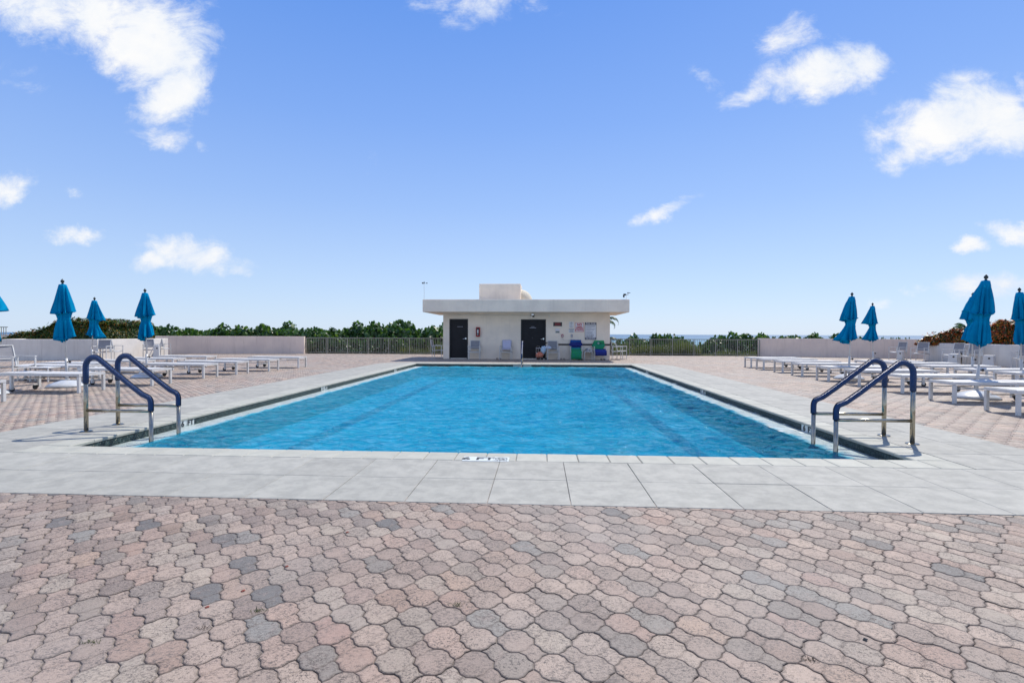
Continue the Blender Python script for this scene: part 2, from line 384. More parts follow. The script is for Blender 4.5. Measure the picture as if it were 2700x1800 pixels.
def copy_tree(o, parent=None):
    c = o.copy(); C.objects.link(c)
    if parent is not None: c.parent = parent
    for ch in list(o.children): copy_tree(ch, c)
    return c
def np_mesh(name, verts, faces_flat, nper, m, attrs=None, smooth=False):
    """fast mesh from numpy: faces all with nper corners, or nper an array of counts"""
    me = bpy.data.meshes.new(name); nv = len(verts); me.vertices.add(nv); me.vertices.foreach_set('co', np.asarray(verts, 'f').ravel())
    faces_flat = np.asarray(faces_flat, 'i'); counts = np.full(len(faces_flat) // nper, nper, 'i') if np.isscalar(nper) else np.asarray(nper, 'i')
    me.loops.add(len(faces_flat)); me.loops.foreach_set('vertex_index', faces_flat)
    me.polygons.add(len(counts)); st = np.zeros(len(counts), 'i'); st[1:] = np.cumsum(counts)[:-1]
    me.polygons.foreach_set('loop_start', st); me.polygons.foreach_set('loop_total', counts)
    if attrs:
        for k, a in attrs.items():
            at = me.attributes.new(k, 'FLOAT', 'POINT'); at.data.foreach_set('value', np.asarray(a, 'f'))
    if smooth: me.polygons.foreach_set('use_smooth', np.ones(len(counts), bool))
    me.materials.append(m); me.update(calc_edges=True); return me
def text_mesh(name, body, size, m, align='CENTER', bold=0.0, xs=1.0):
    cu = bpy.data.curves.new(name, 'FONT'); cu.body = body; cu.size = size; cu.align_x = align; cu.align_y = 'CENTER'; cu.offset = bold; cu.extrude = .0008; cu.resolution_u = 3
    o = bpy.data.objects.new(name, cu); C.objects.link(o); bpy.context.view_layer.update()
    me = bpy.data.meshes.new_from_object(o.evaluated_get(bpy.context.evaluated_depsgraph_get())); bpy.data.objects.remove(o)
    me.transform(Matrix.Diagonal((xs, 1, 1, 1))); me.materials.clear(); me.materials.append(m); return me

# ================================================================ setting
PX0, PX1, PY0, PY1 = -5.09, 3.73, 5.13, 20.49        # pool opening
BW = .305; SW = .61                                   # coping stone and slab widths
OX0, OX1, OY0, OY1 = PX0 - BW - 2 * SW, PX1 + BW + 2 * SW, PY0 - BW - 2 * SW, PY1 + BW + SW
DX0, DX1, DY0, DY1 = -27.0, 26.0, -8.0, 30.1

deck = MB()
for (a, b, c, d) in ((DX0, PX0 - .16, DY0, DY1), (PX1 + .16, DX1, DY0, DY1), (PX0 - .16, PX1 + .16, DY0, PY0 - .16), (PX0 - .16, PX1 + .16, PY1 + .16, DY1)):
    deck.box(a, b, c, d, -.35, -.0098)
deck_o = tag(deck.build('paved_deck', M['sand']), 'sand bed and joints of the pinkish paved pool deck', kind='structure')

# dune ground and sea
g = MB(); nx, ny = 60, 30
xs = np.linspace(-260, 260, nx); ys = np.concatenate([np.linspace(-40, 60, 22), np.linspace(75, 190, 8)])
vs = []
for y in ys:
    for x in xs:
        z = -2.0 - max(0, y - 45) * .075 + .25 * math.sin(x * .21) * math.cos(y * .17) - max(0, x - 5) * .006
        vs.append((x, y, max(z, -12)))
fs = [(j * nx + i, j * nx + i + 1, (j + 1) * nx + i + 1, (j + 1) * nx + i) for j in range(len(ys) - 1) for i in range(nx - 1)]
g.add(vs, fs); tag(g.build('dune_ground', M['dune'], smooth=True), 'green and sandy dune ground sloping to the sea', kind='structure')
def seamat():
    m = bpy.data.materials.new('open_sea'); m.use_nodes = True; t = NT(m.node_tree); t.n.clear()
    p = t.add('ShaderNodeBsdfPrincipled'); o = t.add('ShaderNodeOutputMaterial'); t.l.new(p.outputs[0], o.inputs[0])
    pos = t.add('ShaderNodeNewGeometry').outputs['Position']; y = t.add('ShaderNodeSeparateXYZ', i_0=pos).outputs['Y']
    c = t.ramp(t.smooth(y, 100, 1500), [(0, (.14, .34, .38)), (.25, (.05, .19, .27)), (1, (.018, .085, .17))])
    c = t.mix(t.smooth(t.noise(t.vmath('MULTIPLY', pos, (.3, 1, 1)), .03, 5, .6), .5, .62, 0, .4), c, (.10, .24, .32, 1))
    t.put(p.inputs['Base Color'], c); p.inputs['Roughness'].default_value = .35
    b = t.add('ShaderNodeBump', i_Strength=.7, i_Distance=.5, i_Height=t.noise(pos, .6, 5, .6)); t.l.new(b.outputs[0], p.inputs['Normal'])
    return m
M['sea'] = seamat()
se = MB().add([(-30000, 60, -6), (30000, 60, -6), (30000, 40000, -6), (-30000, 40000, -6)], [(0, 1, 2, 3)])
tag(se.build('sea', M['sea']), 'blue green sea strip at the horizon', kind='structure')

# pool shell
LED = .345; LZ = -.125; FZ = -.52; WZ = -.104
def shellmat():
    m = bpy.data.materials.new('blue_pool_plaster'); m.use_nodes = True; t = NT(m.node_tree); t.n.clear()
    p = t.add('ShaderNodeBsdfPrincipled'); o = t.add('ShaderNodeOutputMaterial'); t.l.new(p.outputs[0], o.inputs[0])
    pos = t.add('ShaderNodeNewGeometry').outputs['Position']
    v = t.add('ShaderNodeTexVoronoi', feature='DISTANCE_TO_EDGE'); t.put(v.inputs['Vector'], t.vmath('ADD', pos, t.vmath('MULTIPLY', t.add('ShaderNodeTexNoise', i_Vector=pos, i_Scale=2.0).outputs['Color'], (.4, .4, 0)))); v.inputs['Scale'].default_value = 2.2
    c = t.mix(t.smooth(t.noise(pos, 1.2, 4, .6), .3, .7), (.16, .60, .74, 1), (.22, .68, .80, 1))
    t.put(p.inputs['Base Color'], c); p.inputs['Roughness'].default_value = .7
    return m
M['shell_blue'] = shellmat()
sh = MB()
ix0, ix1, iy0, iy1 = PX0 + LED, PX1 - LED, PY0 + .02, PY1 - LED
sh.add([(ix0, iy0, FZ), (ix1, iy0, FZ), (ix1, iy1, FZ), (ix0, iy1, FZ), (ix0, iy0, LZ), (ix1, iy0, LZ), (ix1, iy1, LZ), (ix0, iy1, LZ)],
       [(0, 1, 2, 3), (0, 4, 5, 1), (1, 5, 6, 2), (2, 6, 7, 3), (3, 7, 4, 0)])
shell_o = tag(sh.build('pool_basin', M['shell_blue']), 'blue plastered basin of the long swimming pool', kind='structure')
le = MB(); 
for (a, b, c, d) in ((PX0 - .1, ix0, PY0 - .1, PY1 + .1), (ix1, PX1 + .1, PY0 - .1, PY1 + .1), (ix0, ix1, iy1, PY1 + .1), (ix0, ix1, PY0 - .1, iy0)):
    le.box(a, b, c, d, -1.9, LZ)
le.build('ledge', M['ledge'], shell_o)
ln = MB()
for (x, w) in ((-3.68, .24), (2.32, .24)):
    ln.box(x - w / 2, x + w / 2, iy0 + 1.2, iy1 - 1.2, FZ + .003, FZ + .012)
    ln.box(x - .55, x + .55, iy1 - 1.2, iy1 - .95, FZ + .003, FZ + .012)
M['lane'] = mat('navy_lane_tile', (.01, .04, .22), .4)
ln.build('lane_line', M['lane'], shell_o)
# pale steps at the far end of the basin
stp = MB()
for k in range(3): stp.box(-2.6, 1.2, iy1 - .35 * (k + 1), iy1 - .35 * k - .001, FZ, LZ - .10 * (k + 1))
stp.build('steps', M['ledge'], shell_o)

# mosaic band: little glass tiles on a grout wall, with the depth markers let into it
grt = MB(); t0 = .012
grt.box(PX0 - .14, PX0 - .006, PY0 - .14, PY1 + .14, -1.0, -.034); grt.box(PX1 + .006, PX1 + .14, PY0 - .14, PY1 + .14, -1.0, -.034)
grt.box(PX0 - .006, PX1 + .006, PY1 + .006, PY1 + .14, -1.0, -.034); grt.box(PX0 - .006, PX1 + .006, PY0 - .14, PY0 - .006, -1.0, -.034)
grout_o = grt.build('grout_wall', M['grout'], shell_o)
TS = .0215
marks = {'L': [6.95, 11.6, 17.5], 'R': [7.15, 11.6, 17.5]}
V_, F_, A_ = [], [], []
def mtile(o, ua, u, w=.0225, h=.0225, z=0):
    # o: origin point on wall, ua: unit vector along wall, n: into the pool
    pass
def mosaic_run(org, d, n, length, skips):
    rows = 4; cols = int(length / TS)
    for j in range(rows):
        z = -.046 - j * TS
        for i in range(cols):
            s = (i + .5) * TS
            if any(abs(s - q) < .17 for q in skips): continue
            c = np.array([org[0] + d[0] * s, org[1] + d[1] * s, z]); dd = np.array([d[0], d[1], 0]) * .0091; uu = np.array([0, 0, .0091]); nn = np.array([n[0], n[1], 0])
            o = len(V_)
            for sx, sz in ((-1, -1), (1, -1), (1, 1), (-1, 1)): V_.append(c + dd * sx + uu * sz + nn * .004)
            for sx, sz in ((-1, -1), (1, -1), (1, 1), (-1, 1)): V_.append(c + dd * sx * 1.06 + uu * sz * 1.06 - nn * .004)
            F_.extend([o, o + 1, o + 2, o + 3]); 
            for k in range(4): F_.extend([o + k, o + 4 + k, o + 4 + (k + 1) % 4, o + (k + 1) % 4])
            A_.extend([random.random()] * 8)
mosaic_run((PX0, PY0), (0, 1), (1, 0), PY1 - PY0, [m - PY0 for m in marks['L']])
mosaic_run((PX1, PY0), (0, 1), (-1, 0), PY1 - PY0, [m - PY0 for m in marks['R']])
mosaic_run((PX0, PY1), (1, 0), (0, -1), PX1 - PX0, [4.2, 4.6])
me = np_mesh('mosaic_tile_band', V_, F_, 4, M['mosaic'], {'rnd': A_})
mo = link('mosaic_tile_band', me, shell_o); mo['kind'] = 'stuff'
tag(mo, 'small dark green glass tiles below the coping')
for side, ym in marks.items():
    for k, y in enumerate(ym):
        x = PX0 if side == 'L' else PX1; sg = 1 if side == 'L' else -1
        for q in (-1, 1):
            b = MB().box(-.077, .077, -.004, .004, -.045, .045); pl = b.build('marker_tile', M['markertile'], shell_o)
            pl.location = (x + sg * .001, y + q * .08, -.079); pl.rotation_euler[2] = rad(90)
            ch = ('653'[k] if q * sg < 0 else 'FT') if side == 'L' else ('653'[k] if q > 0 else 'FT')
            ch = '653'[k] if ((side == 'L' and q < 0) or (side == 'R' and q > 0)) else 'FT'
            tm = text_mesh('marker_lettering', ch, .105, M['blackink'], bold=.004, xs=1.15)
            to = link('marker_lettering', tm, pl); to.rotation_euler = (rad(90), 0, 0 if side == 'L' else rad(180)); to.location = (0, -.006 if side == 'L' else .006, 0)

# water: waves displaced as geometry, finer ripples as bump
nxw, nyw = 480, 840
X = np.linspace(PX0 + .0, PX1 - .0, nxw); Y = np.linspace(PY0, PY1, nyw); XX, YY = np.meshgrid(X, Y)
Z = np.zeros_like(XX)
for k in range(26):
    th = rng.uniform(-.9, .9) + math.pi / 2 * (1 if k % 3 else .2); wl = rng.uniform(.22, 1.5); ph = rng.uniform(0, 6.28)
    Z += (.0016 * wl ** .8) * np.sin((XX * math.cos(th) + YY * math.sin(th)) * 2 * math.pi / wl + ph + .6 * np.sin(XX * .7 + k) + .5 * np.sin(YY * .5 + 2 * k))
# short steep wavelets, livelier in the breeze on the right side
gu = .55 + .95 / (1 + np.exp(-(XX - .9 + 1.1 * np.sin(YY * .55 + 1) + .8 * np.sin(XX * 1.7 + YY * .9)) * 1.3))
Zs = np.zeros_like(XX)
for k in range(34):
    th = rng.normal(math.pi / 2 - .35, .75); wl = rng.uniform(.085, .34); ph = rng.uniform(0, 6.28)
    Zs += (.047 * wl / 6.283) * np.sin((XX * math.cos(th) + YY * math.sin(th)) * 2 * math.pi / wl + ph + 1.1 * np.sin(XX * 1.3 + k * 1.7 + YY * .4) + .9 * np.sin(YY * 1.1 + 2 * k))
Z += Zs * gu + WZ
inside = np.minimum.reduce([XX - ix0, ix1 - XX, YY - iy0 + .6, iy1 - YY])
dep = np.clip(inside / .10 + .35 + .25 * np.sin(YY * 9) * np.sin(YY * 3.1 + XX), 0, 1)
idx = np.arange(nxw * nyw).reshape(nyw, nxw)
fq = np.stack([idx[:-1, :-1], idx[:-1, 1:], idx[1:, 1:], idx[1:, :-1]], -1).reshape(-1)
def watermat():
    m = bpy.data.materials.new('pool_water'); m.use_nodes = True; t = NT(m.node_tree); t.n.clear()
    o = t.add('ShaderNodeOutputMaterial'); pos = t.add('ShaderNodeNewGeometry').outputs['Position']
    dp = t.add('ShaderNodeAttribute', attribute_name='depth').outputs['Fac']
    p2 = t.vmath('MULTIPLY', pos, (1.0, 1.45, 1))
    wn = t.add('ShaderNodeTexNoise', i_Vector=p2, i_Scale=1.3, i_Detail=2.0).outputs['Color']
    p3 = t.vmath('ADD', p2, t.vmath('MULTIPLY', wn, (.5, .5, 0)))
    n1 = t.noise(p3, 5.2, 6, .66, .6); n2 = t.noise(p3, 21, 3, .6, .6)
    gust_shade = t.smooth(t.math('ADD', t.noise(pos, .35, 3, .6), t.math('MULTIPLY', t.add('ShaderNodeSeparateXYZ', i_0=pos).outputs['X'], .07)), .45, .85)
    amp = t.math('MULTIPLY_ADD', gust_shade, 1.5, .6)
    h = t.math('MULTIPLY', t.math('ADD', n1, t.math('MULTIPLY', n2, .30)), amp)
    h3 = t.math('MULTIPLY', t.smooth(t.noise(p3, 11, 1, .5), .62, .80), t.math('MULTIPLY_ADD', gust_shade, 1.1, .25))
    b1 = t.add('ShaderNodeBump', i_Strength=1.0, i_Distance=.075, i_Height=t.math('ADD', h, h3))
    b2 = t.add('ShaderNodeBump', i_Strength=.9, i_Distance=.22, i_Height=h)
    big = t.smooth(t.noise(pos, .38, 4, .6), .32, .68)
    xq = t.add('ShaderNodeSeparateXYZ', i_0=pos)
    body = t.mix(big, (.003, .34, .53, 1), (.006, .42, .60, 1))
    # finer streaks: pale sky reflections painted into the body colour
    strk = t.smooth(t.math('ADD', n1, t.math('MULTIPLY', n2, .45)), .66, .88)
    body = t.mix(t.math('MULTIPLY', gust_shade, .30), body, (.003, .22, .52, 1))  # shading of the livelier right side painted in as darker body colour
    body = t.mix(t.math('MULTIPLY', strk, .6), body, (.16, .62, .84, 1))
    drk = t.smooth(n1, .43, .30, 0, .85)  # ripple troughs darkened in the body colour, shade painted in
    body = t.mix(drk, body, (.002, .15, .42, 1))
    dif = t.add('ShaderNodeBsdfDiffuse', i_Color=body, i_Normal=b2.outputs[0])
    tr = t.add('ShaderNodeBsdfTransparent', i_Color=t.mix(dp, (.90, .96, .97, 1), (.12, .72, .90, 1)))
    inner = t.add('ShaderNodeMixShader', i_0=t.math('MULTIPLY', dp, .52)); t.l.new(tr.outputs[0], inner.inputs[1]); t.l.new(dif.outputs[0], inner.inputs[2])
    gl = t.add('ShaderNodeBsdfGlossy', i_Roughness=.035, i_Normal=b1.outputs[0]); gl.inputs['Color'].default_value = (.95, .97, 1, 1)
    fr = t.add('ShaderNodeFresnel', i_IOR=1.33, i_Normal=b1.outputs[0])
    mx = t.add('ShaderNodeMixShader', i_0=t.math('MULTIPLY', fr, .5)); t.l.new(inner.outputs[0], mx.inputs[1]); t.l.new(gl.outputs[0], mx.inputs[2])
    t.l.new(mx.outputs[0], o.inputs[0]); return m
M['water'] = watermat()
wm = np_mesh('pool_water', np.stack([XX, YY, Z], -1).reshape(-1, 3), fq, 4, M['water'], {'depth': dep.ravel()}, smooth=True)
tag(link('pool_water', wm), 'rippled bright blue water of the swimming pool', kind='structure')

# coping stones and deck slabs, one object each
def clip(poly, a, b, c):                              # keep a*x+b*y<=c
    out = []
    for i in range(len(poly)):
        p, q = poly[i], poly[(i + 1) % len(poly)]; dp_, dq_ = a * p[0] + b * p[1] - c, a * q[0] + b * q[1] - c
        if dp_ <= 0: out.append(p)
        if dp_ * dq_ < 0:
            t = dp_ / (dp_ - dq_); out.append((p[0] + (q[0] - p[0]) * t, p[1] + (q[1] - p[1]) * t))
    return out
cop_o = thing('pool_coping', None, None); cop_o['kind'] = 'structure'; cop_o['label'] = 'pale coping stones edging the pool'
brd_o = thing('pool_border', None, None); brd_o['kind'] = 'structure'; brd_o['label'] = 'light grey slabs laid around the pool'
def beveled(poly, z0, z1, bev, m, name):
    c = (sum(p[0] for p in poly) / len(poly), sum(p[1] for p in poly) / len(poly)); n = len(poly)
    ins = []
    for p in poly:
        dxp, dyp = c[0] - p[0], c[1] - p[1]; l = math.hypot(dxp, dyp) or 1; ins.append((p[0] + dxp / l * bev * 1.4 - c[0], p[1] + dyp / l * bev * 1.4 - c[1]))
    pl = [(p[0] - c[0], p[1] - c[1]) for p in poly]
    mb = MB(); mb.add([(x, y, z0) for x, y in pl] + [(x, y, z1 - bev) for x, y in pl] + [(x, y, z1) for x, y in ins],
        [tuple(range(n))[::-1], tuple(range(2 * n, 3 * n))] + [(i, (i + 1) % n, n + (i + 1) % n, n + i) for i in range(n)] + [(n + i, n + (i + 1) % n, 2 * n + (i + 1) % n, 2 * n + i) for i in range(n)])
    return mb.mesh(name, m), c
cache = {}
def stone(x0, x1, y0, y1, top, parent, name, m, cuts=(), gap=.0022, over=0):
    poly = [(x0 + gap, y0 + gap), (x1 - gap, y0 + gap), (x1 - gap, y1 - gap), (x0 + gap, y1 - gap)]
    for c in cuts: poly = clip(poly, *c)
    if len(poly) < 3: return
    key = (name, round(x1 - x0, 3), round(y1 - y0, 3)) if len(poly) == 4 and all(p[0] in (x0 + gap, x1 - gap) and p[1] in (y0 + gap, y1 - gap) for p in poly) else None
    if key and key in cache: me = cache[key]; c = ((x0 + x1) / 2, (y0 + y1) / 2)
    else:
        me, c = beveled(poly, -.032, 0, .003 if name == 'slab' else .008, m, name)
        if key: cache[key] = me
    o = link(name, me, parent, (c[0], c[1], top + random.uniform(-.0012, .0012)))
    o.rotation_euler = (random.uniform(-.0012, .0012), random.uniform(-.0012, .0012), 0)
OV = .012
n = round((PX1 - PX0) / BW); st = (PX1 - PX0) / n
for i in range(-1, n + 1):
    x = PX0 + i * st; w = (x, x + st) if 0 <= i < n else ((PX0 - BW, PX0) if i < 0 else (PX1, PX1 + BW))
    stone(*w, PY0 - BW, PY0 + OV, 0, cop_o, 'coping_stone', M['coping']); stone(*w, PY1 - OV, PY1 + BW, 0, cop_o, 'coping_stone', M['coping'])
n = round((PY1 - PY0) / BW); st = (PY1 - PY0 - 2 * OV) / n
for i in range(n):
    y = PY0 + OV + i * st
    stone(PX0 - BW, PX0 + OV, y, y + st, 0, cop_o, 'coping_stone', M['coping']); stone(PX1 - OV, PX1 + BW, y, y + st, 0, cop_o, 'coping_stone', M['coping'])
# rounded far corners
cuts = []
for (cx, sgn) in ((OX0 + 1.6, -1), (OX1 - 1.6, 1)):
    for k in range(1, 6):
        a = rad(90 * k / 6); nx_, ny_ = sgn * math.cos(a), math.sin(a); cuts.append((nx_, ny_, nx_ * (cx + nx_ * 1.6) + ny_ * (OY1 - 1.6 + ny_ * 1.6)))
jx = 1316; x_joint = on_ground(1316, 1222)[0]
x0 = x_joint - SW * 30
while x0 < OX1 - .01:
    a, b = max(x0, OX0), min(x0 + SW, OX1)
    if b - a > .03:
        for r in range(2): stone(a, b, PY0 - BW - SW * (r + 1), PY0 - BW - SW * r, 0, brd_o, 'slab', M['slab'])
        a2, b2 = a, b
        stone(a, b, PY1 + BW, OY1, 0, brd_o, 'slab', M['slab'], cuts)
    x0 += SW
y0 = PY0 - BW
while y0 < PY1 + BW - .01:
    y1 = min(y0 + SW, PY1 + BW)
    for (a, b) in ((OX0, OX0 + SW), (OX0 + SW, PX0 - BW), (PX1 + BW, PX1 + BW + SW), (PX1 + BW + SW, OX1)):
        stone(a, b, y0, y1, 0, brd_o, 'slab', M['slab'], cuts)
    y0 += SW
# near coping depth marker: two white tiles, lettering and a no-diving sign
mx0, my = at_depth(1228, 1210, 4.98)[0], 4.975
def coping_marker(xc, yc, face):
    for q, w in ((0, .245), (1, .125)):
        pass
b1x = on_ground(1220, 1211)[0]; b2x = on_ground(1300, 1212)[0]; b3x = on_ground(1342, 1212)[0]
yc = on_ground(1280, 1210)[1]
pl = MB().box(b1x, b2x, yc - .085, yc + .08, -.004, .0035).build('depth_marker', M['markertile'], cop_o)
pl2 = MB().box(b2x + .004, b3x, yc - .085, yc + .08, -.004, .0035).build('depth_marker', M['markertile'], cop_o)
to = link('depth_lettering', text_mesh('depth_lettering', '6 FT', .14, M['blackink'], bold=.003, xs=1.25), pl); to.location = ((b1x + b2x) / 2, yc, .0045)
ring = MB(); cx_ = (b2x + b3x) / 2
pts = [(cx_ + .058 * math.cos(a), yc + .012 + .045 * math.sin(a), .0045) for a in np.linspace(0, 2 * math.pi, 25)]
for p, q in zip(pts[:-1], pts[1:]): ring.bar(p, q, .008, .001)
ring.bar((cx_ - .04, yc + .042, .0045), (cx_ + .04, yc - .018, .0045), .006, .001)
ring.bar((cx_ - .03, yc + .0, .005), (cx_ + .02, yc + .02, .005), .012, .001); ring.bar((cx_ + .0, yc + .02, .005), (cx_ + .03, yc + .005, .005), .006, .001)
ring.build('no_diving_mark', M['blackink'], pl2)
tx = link('small_lettering', text_mesh('small_lettering', 'NO DIVING', .022, M['blackink'], xs=1.1), pl2); tx.location = (cx_, yc - .058, .0045)

# ---------------------------------------------------------------- interlocking pavers
P_ = .15; A_2 = .0185; GAP = .0026
def paver_outline(detail):
    h = P_ / 2
    head = []
    corners = [(A_2, h), (h, A_2), (h, -A_2), (A_2, -h), (-A_2, -h), (-h, -A_2), (-h, A_2), (-A_2, h)]
    for i, c in enumerate(corners):
        head.append(c); d = corners[(i + 1) % 8]
        if detail and i % 2 == 0:
            ax = 1 if c[0] + d[0] > 0 else -1; ay = 1 if c[1] + d[1] > 0 else -1
            vt, sd_ = (c, d) if abs(c[1]) > abs(c[0]) else (d, c)      # end by the top/bottom flat, end by the side flat
            q1 = (vt[0] * .66 + sd_[0] * .34 + ax * .0042, vt[1] * .66 + sd_[1] * .34 + ay * .0042); q2 = (vt[0] * .30 + sd_[0] * .70 - ax * .0022, vt[1] * .30 + sd_[1] * .70 - ay * .0022)
            head += [q1, q2] if vt is c else [q2, q1]
    tc = (h, -h); r = h - A_2
    dm = [(tc[0], tc[1] + r), (tc[0] + r, tc[1]), (tc[0], tc[1] - r), (tc[0] - r, tc[1])]
    tail = []
    for i, c in enumerate(dm):
        tail.append(c); d = dm[(i + 1) % 4]
        if detail:
            ax = 1 if c[0] + d[0] > 2 * tc[0] else -1; ay = 1 if c[1] + d[1] > 2 * tc[1] else -1
            vt, sd_ = (c, d) if abs(c[0] - tc[0]) > abs(c[1] - tc[1]) else (d, c)
            q1 = (vt[0] * .66 + sd_[0] * .34 - ax * .0042, vt[1] * .66 + sd_[1] * .34 - ay * .0042); q2 = (vt[0] * .30 + sd_[0] * .70 + ax * .0022, vt[1] * .30 + sd_[1] * .70 + ay * .0022)
            tail += [q1, q2] if vt is c else [q2, q1]
    return head, tail, tc
def paver_geom(detail):
    head, tail, tc = paver_outline(detail); V, Fc, E = [], [], []; h_ = P_ / 2
    def piece(poly, c, s_out, bev, ztop, zs):
        n = len(poly); o = len(V)
        rings = []
        for (sc, z, e) in zs:
            for p in poly:
                dxp, dyp = p[0] - c[0], p[1] - c[1]; l = math.hypot(dxp, dyp); k = 1 - sc / l
                inner = p[0] > A_2 and p[1] < -A_2 and p[0] < h_ - .004 and p[1] > -h_ + .004 if c == (0, 0) else (p[0] < tc[0] and p[1] > tc[1] and abs(p[0] - tc[0]) > .006 and abs(p[1] - tc[1]) > .006)
                V.append((c[0] + dxp * k, c[1] + dyp * k, z * (.55 if inner and z > -.01 else 1))); E.append(e * (.35 if inner else 1))
        for r in range(len(zs) - 1):
            for i in range(n): Fc.append((o + r * n + (i + 1) % n, o + r * n + i, o + (r + 1) * n + i, o + (r + 1) * n + (i + 1) % n))
        o2 = o + (len(zs) - 1) * n; Fc.append(tuple(o2 + i for i in range(n))[::-1])
    if detail:
        zs = [(GAP / 2, -.022, 1), (GAP / 2, -.0036, .9), (GAP / 2 + .0035, -.0009, .5), (GAP / 2 + .012, 0, 0)]
        piece(head, (0, 0), 0, 0, 0, zs); piece(tail, tc, 0, 0, 0, [(a, b - .0006, e) for a, b, e in zs])
        # bridge under the dummy groove
        h = P_ / 2; o = len(V); m_ = ((A_2 + h) / 2, -(A_2 + h) / 2); d = .006
        for p in ((A_2 + .004, -h + .001), (h - .001, -A_2 - .004)):
            V.append((p[0] - d, p[1] + d, -.0022)); V.append((p[0] + d, p[1] - d, -.0022)); E.extend([.4, .4])
        Fc.append((o, o + 1, o + 3, o + 2))
    else:
        # one outline: head plus tail
        h = P_ / 2; r = h - A_2
        hd = [(A_2, h), (h, A_2), (h, -A_2), None, (A_2, -h), (-A_2, -h), (-h, -A_2), (-h, A_2), (-A_2, h)]
        poly = []
        for q in hd:
            if q is None: poly += [(h + r, -h), (h, -h - r)]
            else: poly.append(q)
        def off(poly, dist):
            out = []; n = len(poly)
            for i in range(n):
                a, b, c = Vector(poly[i - 1]), Vector(poly[i]), Vector(poly[(i + 1) % n])
                n1 = Vector(((b - a).y, -(b - a).x)).normalized(); n2 = Vector(((c - b).y, -(c - b).x)).normalized()
                bis = (n1 + n2).normalized(); k = dist / max(.5, bis.dot(n1)); out.append((b.x + bis.x * k, b.y + bis.y * k))
            return out
        ar = sum(poly[i][0] * poly[(i + 1) % len(poly)][1] - poly[(i + 1) % len(poly)][0] * poly[i][1] for i in range(len(poly)))
        sg = 1 if ar < 0 else -1
        p1 = off(poly, sg * -GAP / 2 * -1 if False else (GAP / 2) * (1 if ar < 0 else -1)); 
        p1 = off(poly, -GAP / 2 * sg * -1) if False else p1
        # choose direction so that the outline shrinks
        def area(q): return abs(sum(q[i][0] * q[(i + 1) % len(q)][1] - q[(i + 1) % len(q)][0] * q[i][1] for i in range(len(q))))
        s_ = 1 if area(off(poly, .002)) < area(poly) else -1
        p1 = off(poly, s_ * GAP / 2); p2 = off(poly, s_ * (GAP / 2 + .004)); n = len(poly)
        for p in p1: V.append((p[0], p[1], -.005)); E.append(.42)
        for p in p2: V.append((p[0], p[1], 0)); E.append(.12)
        cw = ar < 0
        for i in range(n):
            f = (i, (i + 1) % n, n + (i + 1) % n, n + i); Fc.append(f[::-1] if cw else f)
        f = tuple(n + i for i in range(n)); Fc.append(f[::-1] if cw else f)
    return V, Fc, E
gd = paver_geom(True); gs = paver_geom(False)
ZP = -.004
cell = []
for i in range(int((DX0) / P_), int(DX1 / P_) + 1):
    for j in range(int(DY0 / P_), int(DY1 / P_)):
        cell.append((i, j))
cell = np.array(cell); cx = cell[:, 0] * P_ + .06; cy = cell[:, 1] * P_ + .05
flip = (cell.sum(1) % 2).astype(bool)
inslab = (cx > OX0 + .13) & (cx < OX1 - .13) & (cy > OY0 + .13) & (cy < OY1 - .13)
cornercut = np.zeros(len(cx), bool)
for (a, b, c) in cuts: cornercut |= (a * cx + b * cy > c - .13)
inslab &= ~cornercut
house = (cx > -4.5) & (cx < 3.2) & (cy > 24.8)
plant = ((cx < -20.4) & (cy > 22)) | (cx > 19.0) & (cy < 26)
far_r = (cy > 29.6)
keep = ~(inslab | house | far_r | ((cx < -20.3) & (cy > 21.4)) | (cx > 20.5) | (cx < -24.5))
keep &= (cy > -1.2)
cx, cy, flip = cx[keep], cy[keep], flip[keep]
dist = np.hypot(cx, cy)
# which stones show in the picture
uu = np.stack([cx, cy, np.full_like(cx, -CH)], -1) @ R3
pxs = 1350 + F * uu[:, 0] / np.maximum(-uu[:, 2], .01); pys = 900 - F * uu[:, 1] / np.maximum(-uu[:, 2], .01)
seen = (uu[:, 2] < -.3) & (pxs > -30) & (pxs < 2730) & (pys < 1830)
order = np.argsort(np.where(seen, dist, 1e9))[:300]
ind = np.zeros(len(cx), bool); ind[order] = True
pv_me = MB().add(gd[0], gd[1]).mesh('paver', M['paver'])
at = pv_me.attributes.new('edge', 'FLOAT', 'POINT'); at.data.foreach_set('value', gd[2])
for k in order:
    o = link('paver', pv_me, deck_o, (cx[k] + random.gauss(0, .0007), cy[k] + random.gauss(0, .0007), ZP + random.gauss(0, .0007)))
    o.rotation_euler = (random.gauss(0, .005), random.gauss(0, .005), (math.pi if flip[k] else 0) + random.gauss(0, .006))
